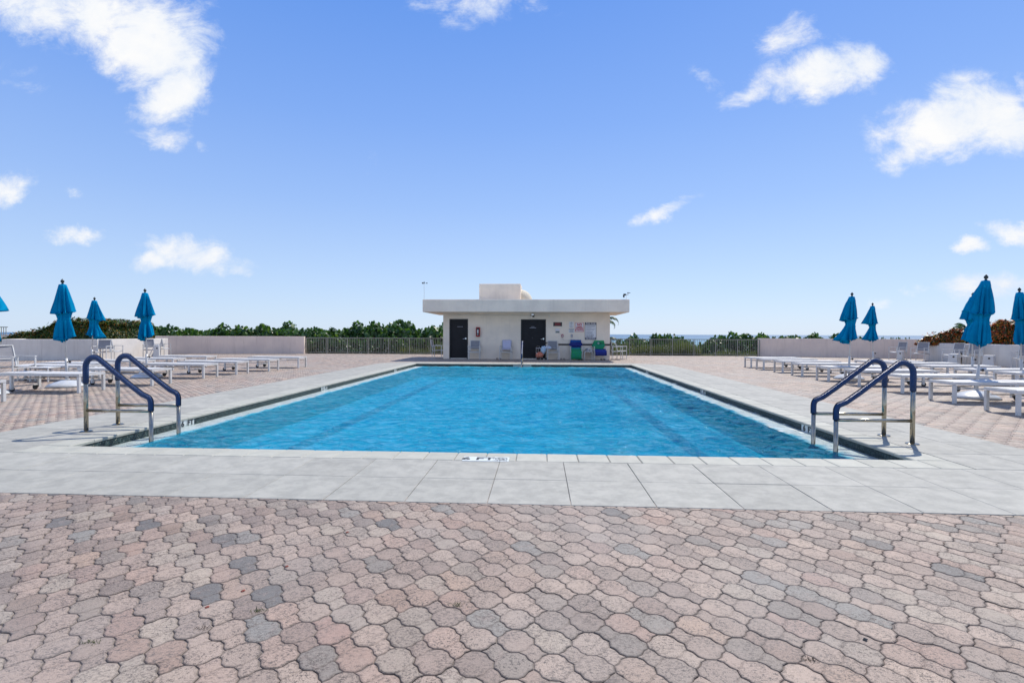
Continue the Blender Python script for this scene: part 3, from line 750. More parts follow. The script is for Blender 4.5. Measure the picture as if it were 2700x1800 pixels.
def paver_field(name, sel, geom, label):
    V = np.array(geom[0]); E = np.array(geom[2]); n = len(V); k = int(sel.sum())
    x, y, fl = cx[sel], cy[sel], flip[sel]
    sg = np.where(fl, -1.0, 1.0); ja = rng.normal(0, .006, k); ca, sa = np.cos(ja) * sg, np.sin(ja) * sg
    vx = V[None, :, 0] * ca[:, None] - V[None, :, 1] * sa[:, None]; vy = V[None, :, 0] * sa[:, None] + V[None, :, 1] * ca[:, None]
    vz = V[None, :, 2] + rng.normal(0, .0009, k)[:, None] + ZP + vx * rng.normal(0, .006, k)[:, None] + vy * rng.normal(0, .006, k)[:, None]
    VV = np.stack([vx + x[:, None], vy + y[:, None], vz], -1).reshape(-1, 3)
    cnt = np.array([len(f) for f in geom[1]]); flat = np.concatenate([np.array(f) for f in geom[1]])
    FF = (flat[None, :] + (np.arange(k) * n)[:, None]).ravel(); CC = np.tile(cnt, k)
    me = np_mesh(name, VV, FF, CC, M['paver_s'], {'rnd': np.repeat(rng.random(k), n), 'edge': np.tile(E, k)})
    o = link(name, me, deck_o); o['kind'] = 'stuff'; o['label'] = label; return o
near = seen & (dist < 5.2) & ~ind
paver_field('near_pavers', near, gd, 'mottled pink and grey interlocking pavers in front of the pool')
paver_field('far_pavers', ~near & ~ind, gs, 'mottled pink and grey interlocking pavers of the wider deck')

# weeds and crumbs of leaf in the joints
weed_l = [(685, 1607, 'small moss tuft in the paver joint left of centre'), (534, 1655, 'little weed tuft in the joint near the lower left'), (1207, 1593, 'tiny brown moss tuft right of the dark grey paver'),
          (2136, 1737, 'small weed sprout at the lower right of the pavers'), (242, 1690, 'pinch of moss in a joint at the lower left')]
for k, (px, py, lb) in enumerate(weed_l):
    x, y = on_ground(px, py); b = MB()
    for q in range(34):
        a = random.uniform(0, 6.28); l = random.uniform(.006, .02); xx, yy_ = random.gauss(0, .015), random.gauss(0, .008)
        b.add([(xx - .0015, yy_, 0), (xx + .0015, yy_, 0), (xx + math.cos(a) * l, yy_ + math.sin(a) * l * .6, l)], [(0, 1, 2)])
    tag(b.build('weed', M['grass'] if k % 2 == 0 else M['bark'], loc=(x, y, -.006)), lb, 'weed', 'weeds in the paver joints')

M['redleaf'] = mat('dry_red_leaf', (.22, .05, .03), .7)
for (px, py, lb, mm) in ((640, 1556, 'small dry red leaf piece in a joint left of centre', 'redleaf'), (545, 1599, 'dry red leaf piece lower in the left pavers', 'redleaf'), (755, 1492, 'dry reddish leaf piece in the upper left pavers', 'redleaf'),
                         (2281, 1684, 'small dark pebble on the pavers at lower right', 'blackink'), (915, 1402, 'tiny red leaf piece near the slab edge left of centre', 'redleaf')):
    x, y = on_ground(px, py); q = .011
    tag(MB().add([(-q, 0, 0), (0, -q * .8, .001), (q * 1.2, .002, .003), (.002, q, .004), (0, 0, .007)], [(0, 1, 4), (1, 2, 4), (2, 3, 4), (3, 0, 4), (3, 2, 1, 0)]).build('leaf_piece' if mm == 'redleaf' else 'pebble', M[mm], loc=(x, y, -.003)), lb, 'leaf' if mm == 'redleaf' else 'pebble')

# ================================================================ structures
def wall_seg(name, p0, p1, thick, h, m, label, cat, cap=.0):
    d = Vector((p1[0] - p0[0], p1[1] - p0[1], 0)); L = d.length; a = math.atan2(d.y, d.x)
    o = MB().box(0, L, 0, thick, -.3, h).build(name, m, bevel=.012, loc=(p0[0], p0[1], 0)); o.rotation_euler[2] = a
    return tag(o, label, cat)
wall_seg('parapet_wall', (-22.6, 28.3), (-14.1, 29.3), .25, 1.03, M['wall'], 'long low pinkish stucco parapet wall left of the left fence', 'wall')
wall_seg('parapet_wall', (12.75, 29.95), (20.6, 27.9), .25, 1.03, M['wall'], 'long low pinkish stucco parapet wall right of the right fence', 'wall')
wall_seg('parapet_wall', (-34, 25.3), (-25.0, 26.4), .25, 1.06, M['wall'], 'pale parapet wall behind the left hedge at the left edge', 'wall')
# planters: box walls with soil
def planter(poly, h, label):
    t = thing('planter', label, 'planter', (poly[0][0], poly[0][1], 0)); o0 = poly[0]
    q = [(p[0] - o0[0], p[1] - o0[1]) for p in poly]
    cx_ = sum(p[0] for p in q) / len(q); cy_ = sum(p[1] for p in q) / len(q)
    for i in range(len(q)):
        a, b = Vector(q[i]), Vector(q[(i + 1) % len(q)]); d = (b - a); nrm = Vector((-d.y, d.x)).normalized()
        if nrm.dot(Vector((cx_, cy_)) - a) < 0: nrm = -nrm
        L = d.length; w = .2; k = .2 if i % 2 else 0
        mt = Matrix(((d.x / L, nrm.x, 0, a.x), (d.y / L, nrm.y, 0, a.y), (0, 0, 1, 0), (0, 0, 0, 1)))
        MB().box(k + .002 * (i % 2), L - k - .002 * (i % 2), 0, w, -.2, h, mt).build('planter_wall', M['planter'], t, bevel=.015)
    inner = [(cx_ + (p[0] - cx_) * .96, cy_ + (p[1] - cy_) * .96) for p in q]
    MB().prism(inner, -.1, h - .08).build('soil', M['soil'], t); return t
planter([(-23.15, 20.35), (-19.75, 21.35), (-20.1, 26.1), (-26.5, 26.1)], .92, 'long white stucco planter under the left croton hedge')
planter([(18.95, 25.7), (18.45, 23.1), (18.3, 14.0), (24, 14.0), (24, 25.7)], .88, 'long white stucco planter under the right croton hedge')
# step light in the left planter wall
lx, ly, lz = at_depth(128.5, 912.5, 20.93)
lt = thing('wall_light', 'square black recessed light on the left white planter wall', 'light', (lx, ly - .05, lz), rad(16))
MB().box(-.14, .14, -.02, .03, -.12, .12).box(-.11, .11, -.03, -.02, -.09, .02).build('housing', M['blackplastic'], lt, bevel=.006)
MB().box(-.10, .08, -.045, -.03, -.09, -.01).build('lens', M['greyink'], lt)

# fences
def fence(x0, y0, x1, y1, nb, label, hh=.97):
    t = thing('fence', label, 'fence', (x0, y0, 0)); d = Vector((x1 - x0, y1 - y0, 0)); L = d.length; t.rotation_euler[2] = math.atan2(d.y, d.x)
    MB().box(0, L, -.022, .022, hh - .04, hh).build('top_rail', M['fence'], t); MB().box(0, L, -.015, .015, .06, .09).build('bottom_rail', M['fence'], t)
    sp = L / nb; pm = MB().box(-.025, .025, -.025, .025, -.02, hh - .04).mesh('post', M['fence']); km = MB().box(-.009, .009, -.009, .009, .09, hh - .04).mesh('picket', M['fence'])
    for i in range(nb + 1):
        link('post', pm, t, (i * sp, 0, 0))
        if i < nb:
            for k in range(1, 12): link('picket', km, t, (i * sp + k * sp / 12, 0, 0))
fence(-14.15, 29.75, -5.3, 29.9, 7, 'bronze metal picket fence left of the white pool house')
fence(4.1, 29.95, 12.75, 29.75, 7, 'bronze metal picket fence right of the white pool house')
x, y, z = at_depth(-200, 880, 25.6)
fb_ = thing('fence', 'short stretch of railing on the parapet at the far left edge', 'fence', (-33.5, 25.45, 1.06), rad(7))
MB().box(0, 4.35, -.02, .02, .42, .46).build('top_rail', M['fence'], fb_); MB().box(0, 4.35, -.02, .02, 0, .03).build('bottom_rail', M['fence'], fb_)
km = MB().box(-.012, .012, -.012, .012, .03, .42).mesh('picket', M['fence'])
for k in range(36): link('picket', km, fb_, (.06 + k * .12, 0, 0))

# pool house
HX0, HX1, HY = -4.73, 3.41, 24.45
ph = thing('pool_house', 'small white stucco pool house with flat overhanging roof and two dark doors', 'building', (HX0, HY, 0))
def W2(b, x0, x1, y0, y1, z0, z1): return b.box(x0 - HX0, x1 - HX0, y0 - HY, y1 - HY, z0, z1)
D1 = (-4.42, -3.50, 1.955); D2 = (-.90, .32, 1.945); FR = .055
wl = MB()
W2(wl, HX0, D1[0], HY, HY + .2, -.1, 2.27); W2(wl, D1[1], D2[0], HY, HY + .2, -.1, 2.27); W2(wl, D2[1], HX1, HY, HY + .2, -.1, 2.27)
W2(wl, D1[0], D1[1], HY, HY + .2, D1[2], 2.27); W2(wl, D2[0], D2[1], HY, HY + .2, D2[2], 2.27)
wl.build('wall', M['stucco'], ph)
wl = MB(); W2(wl, HX0, HX0 + .2, HY + .2, 27.0, -.1, 2.27); W2(wl, HX1 - .2, HX1, HY + .2, 27.0, -.1, 2.27); W2(wl, HX0 + .2, HX1 - .2, 26.8, 27.0, -.1, 2.27); wl.build('wall', M['stucco'], ph)
rf = MB(); W2(rf, -5.56, 4.19, 23.6, 27.75, 2.26, 2.86); roof = rf.build('roof', M['stucco'], ph, bevel=.02)
rf = MB(); W2(rf, -5.30, 3.95, 23.9, 27.5, 2.255 - .02, 2.26 - .002); 
bx = MB(); W2(bx, -2.99, -.93, 24.75, 26.5, 2.861, 3.71); bx.build('roof_box', M['stucco'], roof, bevel=.02)
dm = MB(); R_ = .62; cxx = -.98 - HX0
prof = [(R_ * math.cos(a), R_ * math.sin(a) * 1.05) for a in np.linspace(0, math.pi / 2 * .98, 12)]
dm.lathe(prof, (cxx, 1.35, 2.862), 28); dm.build('roof_dome', M['dome'], roof, smooth=True)
hx = MB(); hx.tube([(cxx + .05, 1.3, 3.5), (cxx + .05, 1.3, 3.62)], .012, 6).box(cxx + .01, cxx + .09, 1.27, 1.33, 3.6, 3.64); hx.build('roof_vent', M['chrome'], roof)
for (D, nm) in ((D1, 0), (D2, 1)):
    fr = MB(); W2(fr, D[0], D[0] + FR, HY - .012, HY + .15, 0.0, D[2]); W2(fr, D[1] - FR, D[1], HY - .012, HY + .15, 0, D[2]); W2(fr, D[0] + FR, D[1] - FR, HY - .012, HY + .15, D[2] - FR, D[2]); fr.build('door_frame', M['frame'], ph)
    dr = MB(); W2(dr, D[0] + FR, D[1] - FR, HY + .045, HY + .09, .045, D[2] - FR); do = dr.build('door', M['door'], ph)
    th_ = MB(); W2(th_, D[0] + FR, D[1] - FR, HY - .01, HY + .14, -.02, .035); th_.build('threshold', M['chrome'], ph)
    hxx = D[1] - FR - .07 - HX0
    hd = MB().box(hxx - .02, hxx + .04, .03, .045, .96, 1.03).tube([(hxx, .03, .985), (hxx, -.01, .985), (hxx - .12, -.015, .975)], .013, 8); hd.build('door_handle', M['chrome'], do)
    s = MB()
    if nm == 0: s.box(D[0] + .38 - HX0, D[0] + .66 - HX0, .036, .045, 1.565, 1.592)
    else:
        s.box(D[0] + .50 - HX0, D[0] + .66 - HX0, .036, .045, 1.575, 1.60); s.box(D[0] + .43 - HX0, D[0] + .74 - HX0, .036, .045, 1.515, 1.545)
    s.build('door_lettering', M['greyink'], do)
    if nm: MB().lathe([(.012, 0), (.012, .01)], (D[0] + .55 - HX0, .04, 1.03), 8).build('lock', M['chrome'], do)
st_ = MB(); W2(st_, .93, HX1, HY - .018, HY - .002, .685, .765); st_.build('bumper_strip', M['stripe'], ph)
st_ = MB(); W2(st_, HX1 + .002, HX1 + .02, HY, 26.9, .685, .765); st_.build('bumper_strip', M['stripe'], ph)
cd = MB().tube([(-4.5 - HX0, -.03, 2.16), (.5 - HX0, -.03, 2.13)], .014, 8).box(.44 - HX0, .52 - HX0, -.06, 0, 2.06, 2.16)
cd.tube([(1.12 - HX0, -.02, 1.09), (1.12 - HX0, -.02, 1.0), (1.16 - HX0, -.02, .955), (1.22 - HX0, -.02, .94), (1.48 - HX0, -.02, .94), (1.55 - HX0, -.02, .965), (1.575 - HX0, -.02, 1.03), (1.575 - HX0, -.02, 1.09)], .010, 6)
cd.build('conduit', M['planter'], ph)
# lamp over the right door
wl_ = thing('wall_lamp', 'small twin-headed lamp on the conduit above the right door', 'lamp', (-.33, HY, 2.14))
MB().box(-.05, .05, -.08, -.002, .0, .07).build('lamp_base', M['chrome'], wl_)
for s in (-1, 1): MB().lathe([(.02, 0), (.045, -.05), (.045, -.07)], (s * .045, -.09, -.01), 12).build('lamp_head', M['blackplastic'] if s > 0 else M['chrome'], wl_)

def sign(name, x0, x1, z0, z1, label, m, group='signs on the pool house wall'):
    t = thing(name, label, 'sign', ((x0 + x1) / 2, HY, (z0 + z1) / 2), 0, group); w, h = x1 - x0, z1 - z0
    MB().box(-w / 2, w / 2, -.012, -.001, -h / 2, h / 2).build('panel', m, t); return t, w, h
def stext(t, body, x, z, size, m, xs=1.0, bold=.0):
    o = link('lettering', text_mesh('lettering', body, size, m, bold=bold, xs=xs), t); o.rotation_euler = (rad(90), 0, 0); o.location = (x, -.0145, z); return o
t, w, h = sign('led_sign', .68, 1.10, 1.615, 1.805, 'dark red display sign beside the right door', M['blackplastic'])
b = MB()
for (zz, ww) in ((.05, .15), (.018, .13), (-.012, .14), (-.045, .16)): b.box(-ww, ww, -.015, -.0121, zz - .008, zz + .008)
b.build('display_rows', M['red'], t)
t, w, h = sign('notice_sign', .78, .985, 1.285, 1.505, 'small white notice with red and green bands under the dark red display', M['signwhite'])
MB().box(-.095, .095, -.0145, -.0121, .03, .062).build('red_band', M['redink'], t); MB().box(-.095, .095, -.0145, -.0121, -.10, -.072).build('dark_band', M['blackink'], t); MB().box(-.09, .09, -.0145, -.0121, -.06, -.03).build('green_band', M['greenink'], t)
MB().lathe([(.02, 0), (.02, .002)], (0, 0, 0), 10).build('emblem', M['redink'], t).location = (0, -.0135, .085); t.children[-1].rotation_euler[0] = rad(90)
t, w, h = sign('notice_sign', 1.445, 1.665, 1.535, 1.83, 'tall white paper notice left of the red NO sign', M['signwhite'])
b = MB().box(-.07, .07, -.0145, -.0121, .07, .09).box(-.02, .02, -.0145, -.0121, .10, .125)
for k in range(5): b.box(-.05, .05, -.0145, -.0121, .045 - k * .028, .053 - k * .028)
b.box(-.08, .08, -.0145, -.0121, -.105, -.095).box(-.05, .05, -.0145, -.0121, -.13, -.12); b.build('printed_rows', M['greyink'], t)
t, w, h = sign('notice_sign', 1.425, 1.695, 1.30, 1.495, 'small white notice with three bold black lines under the tall paper notice', M['signwhite'])
MB().box(-.12, .12, -.0145, -.0121, .055, .078).box(-.09, .09, -.0145, -.0121, .0, .022).box(-.10, .10, -.0145, -.0121, -.06, -.038).build('printed_rows', M['blackink'], t)
t, w, h = sign('warning_sign', 1.73, 2.155, 1.345, 1.79, 'square white sign with NO JUMPING OR DIVING IN THE POOL in red', M['signwhite'])
bd = MB()
for (a, b_, c, d) in ((-w / 2, w / 2, h / 2 - .014, h / 2), (-w / 2, w / 2, -h / 2, -h / 2 + .014), (-w / 2, -w / 2 + .014, -h / 2 + .014, h / 2 - .014), (w / 2 - .014, w / 2, -h / 2 + .014, h / 2 - .014)): bd.box(a, b_, -.0145, -.0121, c, d)
bd.build('red_border', M['redink'], t)
stext(t, 'NO', 0, .115, .16, M['redink'], .95, .006); stext(t, 'JUMPING', 0, .0, .085, M['redink'], .85, .004); stext(t, 'OR DIVING', 0, -.072, .085, M['redink'], .82, .004); stext(t, 'IN THE POOL', 0, -.15, .085, M['redink'], .78, .004)
t, w, h = sign('rules_sign', 2.205, 2.76, .965, 1.80, 'tall white sign headed POOL RULES with dark blue border and NO DIVING at its foot', M['signwhite'])
bd = MB()
for (a, b_, c, d) in ((-w / 2, w / 2, h / 2 - .115, h / 2), (-w / 2, w / 2, -h / 2, -h / 2 + .11), (-w / 2, -w / 2 + .018, -h / 2 + .11, h / 2 - .115), (w / 2 - .018, w / 2, -h / 2 + .11, h / 2 - .115)): bd.box(a, b_, -.0145, -.0121, c, d)
bd.build('blue_border', M['darkink'], t)
o = stext(t, 'POOL RULES', 0, h / 2 - .058, .095, M['signwhite'], .86, .003); o.location.y = -.017
o = stext(t, 'NO DIVING', 0, -h / 2 + .055, .10, M['signwhite'], .9, .003); o.location.y = -.017
stext(t, 'POOL MAXIMUM', -.04, -.215, .062, M['darkink'], .82, .001); stext(t, 'DEPTH 6 FEET', -.05, -.275, .062, M['darkink'], .82, .001)
b = MB()
for k in range(11):
    zz = .265 - k * .038 - (.02 if k > 3 else 0) - (.02 if k > 6 else 0); ww = [.42, .45, .44, .25, .45, .38, .2, .32, .3, .3, .36][k]
    b.box(-.22, -.22 + ww, -.0145, -.0121, zz, zz + .014)
b.build('printed_rows', M['greyink'], t)
cp = thing('emergency_phone', 'small red call box with a white front under the display sign', 'call box', (1.12, HY, 1.155))
MB().box(-.045, .045, -.06, -.001, -.07, .07).build('housing', M['red'], cp, bevel=.006); MB().box(-.02, .02, -.064, -.06, -.045, .03).build('button_panel', M['signwhite'], cp)
cp = thing('outlet_box', 'small grey electrical outlet box at the right end of the looped conduit', 'outlet', (1.575, HY, 1.155))
MB().box(-.042, .042, -.05, -.001, -.065, .065).build('housing', M['greyink'], cp, bevel=.006); MB().box(-.014, .014, -.054, -.05, -.045, .045).build('cover', M['signwhite'], cp)
fe = thing('fire_extinguisher_cabinet', 'red fire extinguisher cabinet on the wall right of the left door', 'fire extinguisher', (-2.995, HY, 1.32))
MB().box(-.095, .095, -.16, -.002, -.235, .235).build('cabinet', M['red'], fe, bevel=.02)
MB().box(-.06, .06, -.166, -.161, -.17, .2).build('glass_front', M['frame'], fe); MB().box(-.028, .03, -.171, -.1665, -.06, .11).build('white_label', M['signwhite'], fe); MB().box(-.02, .02, -.171, -.1665, -.15, -.11).build('white_label', M['signwhite'], fe)

# weather instruments on the roof
ws = thing('wind_sensor', 'thin mast with three wind cups at the left end of the pool house roof', 'wind sensor', (-5.52, 23.75, 2.86))
MB().tube([(0, 0, 0), (0, 0, .80)], .011, 6).build('mast', M['chrome'], ws)
b = MB()
for a in (0.15, 2.3, 4.3):
    e = (math.cos(a) * .13, math.sin(a) * .13, .78); b.tube([(0, 0, .78), e], .006, 5); b.lathe([(.008, -.025), (.028, -.01), (.032, .02), (.02, .028)], e, 8)
b.lathe([(.02, .76), (.028, .79), (.012, .86)], (0, 0, 0), 8); b.build('cup_rotor', M['blackplastic'], ws)
ws = thing('wind_sensor', 'dark anemometer and vane at the right end of the pool house roof', 'wind sensor', (4.06, 23.75, 2.86))
MB().tube([(0, 0, -.1), (0, 0, .22), (.10, 0, .24), (.10, 0, .29)], .012, 6).build('mast', M['chrome'], ws)
b = MB().box(-.13, -.02, -.03, .03, .19, .27).box(-.15, -.08, -.02, .02, .10, .22).tube([(-.03, 0, .23), (.1, 0, .24)], .014, 6)
for a in (.2, 2.3, 4.4):
    e = (.11 + math.cos(a) * .06, math.sin(a) * .06, .31); b.tube([(.11, 0, .31), e], .006, 5); b.lathe([(.01, -.02), (.024, 0), (.014, .022)], e, 8)
b.build('rotor_and_vane', M['blackplastic'], ws)

# ---------------------------------------------------------------- ladders and handrail
def rail_path(h=.92, run=.84, sy=0):
    # outer post x=0, inner post x=run
    pts = [(0, 0, .0), (0, 0, .72)]
    for a in np.linspace(180, 62, 9): pts.append((.115 + .115 * math.cos(rad(a)), 0, h - .115 + .115 * math.sin(rad(a))))
    pts += [(run - .13, 0, .475)]
    for a in np.linspace(38, 0, 5): pts.append((run - .13 + .0 + .13 * math.cos(rad(a)) * 1.0 , 0, .36 + .13 * math.sin(rad(a)) * .9))
    pts += [(run, 0, .3), (run, 0, -.5)]
    return pts
def smooth_pts(pts, it=2):
    for _ in range(it):
        out = [pts[0]]
        for p, q in zip(pts[:-1], pts[1:]):
            out.append(tuple(p[i] * .75 + q[i] * .25 for i in range(3))); out.append(tuple(p[i] * .25 + q[i] * .75 for i in range(3)))
        out.append(pts[-1]); pts = out
    return pts
def rail(parent, y, flipx):
    path = smooth_pts(rail_path(), 1)
    s = -1 if flipx else 1
    P3 = [(p[0] * s, y, p[2]) for p in path]
    MB().tube([(0, y, 0), (0, y, .70)], .0243, 14).build('post', M['steel'], parent, smooth=True)
    MB().tube([(.84 * s, y, -.7), (.84 * s, y, .3)], .0243, 14).build('post', M['steel'], parent, smooth=True)
    # grip: from .6 up over to .27
    gp = [(0, y, .60)] + [p for p in P3 if (p[2] > .63) or (abs(p[0]) > .2 and p[2] > .30)] + [(.84 * s, y, .265)]
    MB().tube(gp, .0315, 16, uvscale=5.5).build('hand_grip', M['grip'], parent, smooth=True)
    sm = [(p[0] , y + (.0 ), p[2]) for p in gp]
    mbs = MB(); off = []
    for i, p in enumerate(sm):
        a = Vector(sm[max(i - 1, 0)]); b = Vector(sm[min(i + 1, len(sm) - 1)]); d = (b - a).normalized(); nrm = d.cross(Vector((0, 1, 0))) * s
        off.append(tuple(Vector(p) + nrm * .0315))
    mbs.tube(off, .006, 6).build('seam', M['gripseam'], parent)
    MB().tube([(.0, y, .262), (.84 * s, y, .262)], .0195, 12).build('cross_bar', M['steel'], parent, smooth=True)
    MB().lathe([(.068, 0), (.068, .006), (.05, .014), (.026, .018)], (0, y, .001), 20).build('base_plate', M['steel'], parent, smooth=False)
lad = thing('pool_ladder', 'steel pool ladder with blue grips at the left side of the pool', 'ladder', (-5.61, 5.9, 0)); 
for y in (0, .47): rail(lad, y, False)
for k in range(3): MB().box(.81, .93, .02, .45, -.45 - .28 * k, -.42 - .28 * k).build('tread', M['steel'], lad)
lad = thing('pool_ladder', 'steel pool ladder with blue grips at the right side of the pool', 'ladder', (4.23, 5.9, 0))
for y in (0, .47): rail(lad, y, True)
for k in range(3): MB().box(-.93, -.81, .02, .45, -.45 - .28 * k, -.42 - .28 * k).build('tread', M['steel'], lad)
hr = thing('stair_handrail', 'single steel handrail with blue sleeve at the far end of the pool', 'handrail', (-.70, 20.72, 0), rad(-90)); rail(hr, 0, False)

# ---------------------------------------------------------------- umbrellas
def umbrella_canopy(seed, kind):
    r_ = random.Random(seed); nA = 72; rows = []
    ph = r_.uniform(0, 6.28); asym = r_.uniform(.35, .95); fold = [r_.uniform(.55, 1.4) for _ in range(8)]
    def ring(z, R, amp, sharp=1.0, zj=0.0, off=(0, 0), ell=1.0):
        row = []
        for k in range(nA):
            a = 2 * math.pi * k / nA; q = (a * 8 / (2 * math.pi) + ph) % 8; i = int(q); f = q - i
            w = fold[i] * (1 - f) + fold[(i + 1) % 8] * f
            tri = abs(2 * f - 1) ** sharp                     # 1 on a rib, 0 in the fold between two ribs
            rr = R * (1 - 1.25 * amp * (1 - tri) - .22 * amp * (1 + math.sin(a * 19 + ph * 2 + z * 3)) ) * (1 + amp * .55 * (w - 1)) * (1 + asym * amp * math.cos(a - ph))
            row.append((off[0] + rr * math.cos(a) * ell, off[1] + rr * math.sin(a), z + zj * w * math.cos(2 * math.pi * f) + (zj * 1.6 * math.sin(a + ph * 3)) + .012 * amp * math.sin(a * 5 + ph)))
        rows.append(row)
    R1 = {0: .275, 1: .25, 2: .265}[kind] * r_.uniform(.94, 1.08); Rw = .105 + .02 * r_.random(); R2 = {0: .245, 1: .30, 2: .24}[kind]
    zt, zf, zw, zb = 2.31, 1.66, 1.53, 1.08
    ring(zt + .01, .035, 0); ring(zt, .07, .05); ring(zt - .10, .10, .14)
    for k in range(1, 8):
        t = k / 7; ring(zt - .1 - (zt - .1 - zf) * t, .10 + (R1 - .10) * t ** .92, .30 + .34 * t, .9, .0 if k < 7 else .025, ell=1.0 + .1 * t)
    ring(zf + .005, R1 * .93, .34, 1.2, .02, ell=1.08); ring(zf + .02, R1 * .62, .22)
    ring(zf - .02, Rw * 1.25, .22, 1); ring((zf + zw) / 2, Rw * 1.15, .25, 1); ring(zw, Rw, .18, 1); ring(zw - .04, Rw * 1.1, .22)
    for k in range(1, 7):
        t = k / 6; ring(zw - .04 - (zw - .04 - zb) * t, Rw * 1.1 + (R2 - Rw * 1.1) * t ** (.8 if kind != 1 else 1.25), .34 + .30 * t, .9, .0 if k < 6 else .035, ell=1 + .1 * t)
    ring(zb + .004, R2 * .95, .45, 1.2, .03); ring(zb + .05, R2 * .55, .5, 1)
    mb = MB(); mb.v = [p for row in rows for p in row]; nR = len(rows)
    mb.f = [(i * nA + k, i * nA + (k + 1) % nA, (i + 1) * nA + (k + 1) % nA, (i + 1) * nA + k)[::-1] for i in range(nR - 1) for k in range(nA)]
    return mb.mesh('canopy', M['cloth'], smooth=True)
NUMB = [0]
def umbrella(x, y, lean, kind, rz, label, zs=1.0):
    t = thing('beach_umbrella', label, 'umbrella', (x, y, 0), 0, 'closed blue umbrellas among the loungers'); t.rotation_euler = (0, 0, 0)
    NUMB[0] += 1; c = link('canopy', umbrella_canopy(40 + NUMB[0] * 7, kind), t); c.rotation_mode = 'ZYX'; c.rotation_euler = (0, rad(lean), rz); c.scale = (1, 1, zs); c.location = (0, 0, 0)
    tp = MB().box(-.012, .012, -.012, .012, 1.515, 1.545)
    lr = Matrix.Rotation(rad(lean), 4, 'Y')
    def lean_build(b, name, m, sm=True):
        o = b.build(name, m, t, smooth=sm); o.rotation_euler = (0, rad(lean), 0); return o
    lean_build(MB().tube([(0, 0, .12), (0, 0, 2.34)], .0165, 10), 'pole', M['pole'])
    lean_build(MB().tube([(0, 0, .1), (0, 0, .64)], .027, 12), 'sleeve', M['pole'])
    lean_build(MB().tube([(.02, 0, .56), (.075, 0, .56)], .011, 8).lathe([(.008, -.028), (.024, -.012), (.024, .012), (.008, .028)], (.085, 0, .56), 8), 'knob', M['blackplastic'], False)
    lean_build(MB().lathe([(.02, 0), (.026, .015), (.014, .03), (.036, .055), (.034, .085), (.016, .105), (.006, .125)], (0, 0, 2.305 * zs + .01), 12), 'finial', M['finial'])
    lean_build(MB().tube([(.10 * math.cos(a), .10 * math.sin(a), 1.53 * zs + .01 * math.sin(3 * a)) for a in np.linspace(0, 2 * math.pi, 17)], .008, 5, caps=False), 'tie', M['cloth'])
    MB().lathe([(.37, 0), (.375, .02), (.33, .055), (.24, .10), (.13, .135), (.045, .15), (.04, .17)], (0, 0, .001), 36).build('base', M['shell'], t, smooth=True)
    return t
def ub(bx_, by_, tip, kind, rz, label):              # base on the ground, tip as seen in the photograph, tells the lean
    tx_ = at_depth(tip, 750, by_)[0]; umbrella(bx_, by_, math.degrees(math.atan2(tx_ - bx_, 2.42)), kind, rz, label)
def ux(px, Y): return at_depth(px, 900, Y)[0]
ub(ux(177, 10.8), 10.8, 164.5, 0, .3, 'largest closed blue umbrella left of the pool, second from the left edge')
ub(ux(240, 16.3), 16.3, 249, 1, 1.2, 'smallest closed blue umbrella at left, in front of the hedge middle')
ub(ux(387, 13.2), 13.2, 382, 2, 2.2, 'closed blue umbrella at left nearest to the pool, at the right end of the hedge')
ub(ux(-44, 9.2), 9.2, -48, 0, 4.0, 'closed blue umbrella cut off by the left edge of the photo')
ub(ux(2239, 14.6), 14.6, 2247, 1, .2, 'closed blue umbrella right of the pool nearest to it, in front of the parapet')
ub(ux(2303, 19.3), 19.3, 2301.5, 1, 2.1, 'smallest closed blue umbrella at right, in front of the pinkish parapet')
ub(ux(2576, 10.35), 10.35, 2600, 0, 1.0, 'largest closed blue umbrella right of the pool, in front of the red hedge')
ub(ux(2565, 14.7), 14.7, 2566, 2, .9, 'closed blue umbrella mostly hidden behind the largest one at right')
ub(ux(2696, 13.2), 13.2, 2688, 2, 5.0, 'closed blue umbrella cut off by the right edge of the photo')

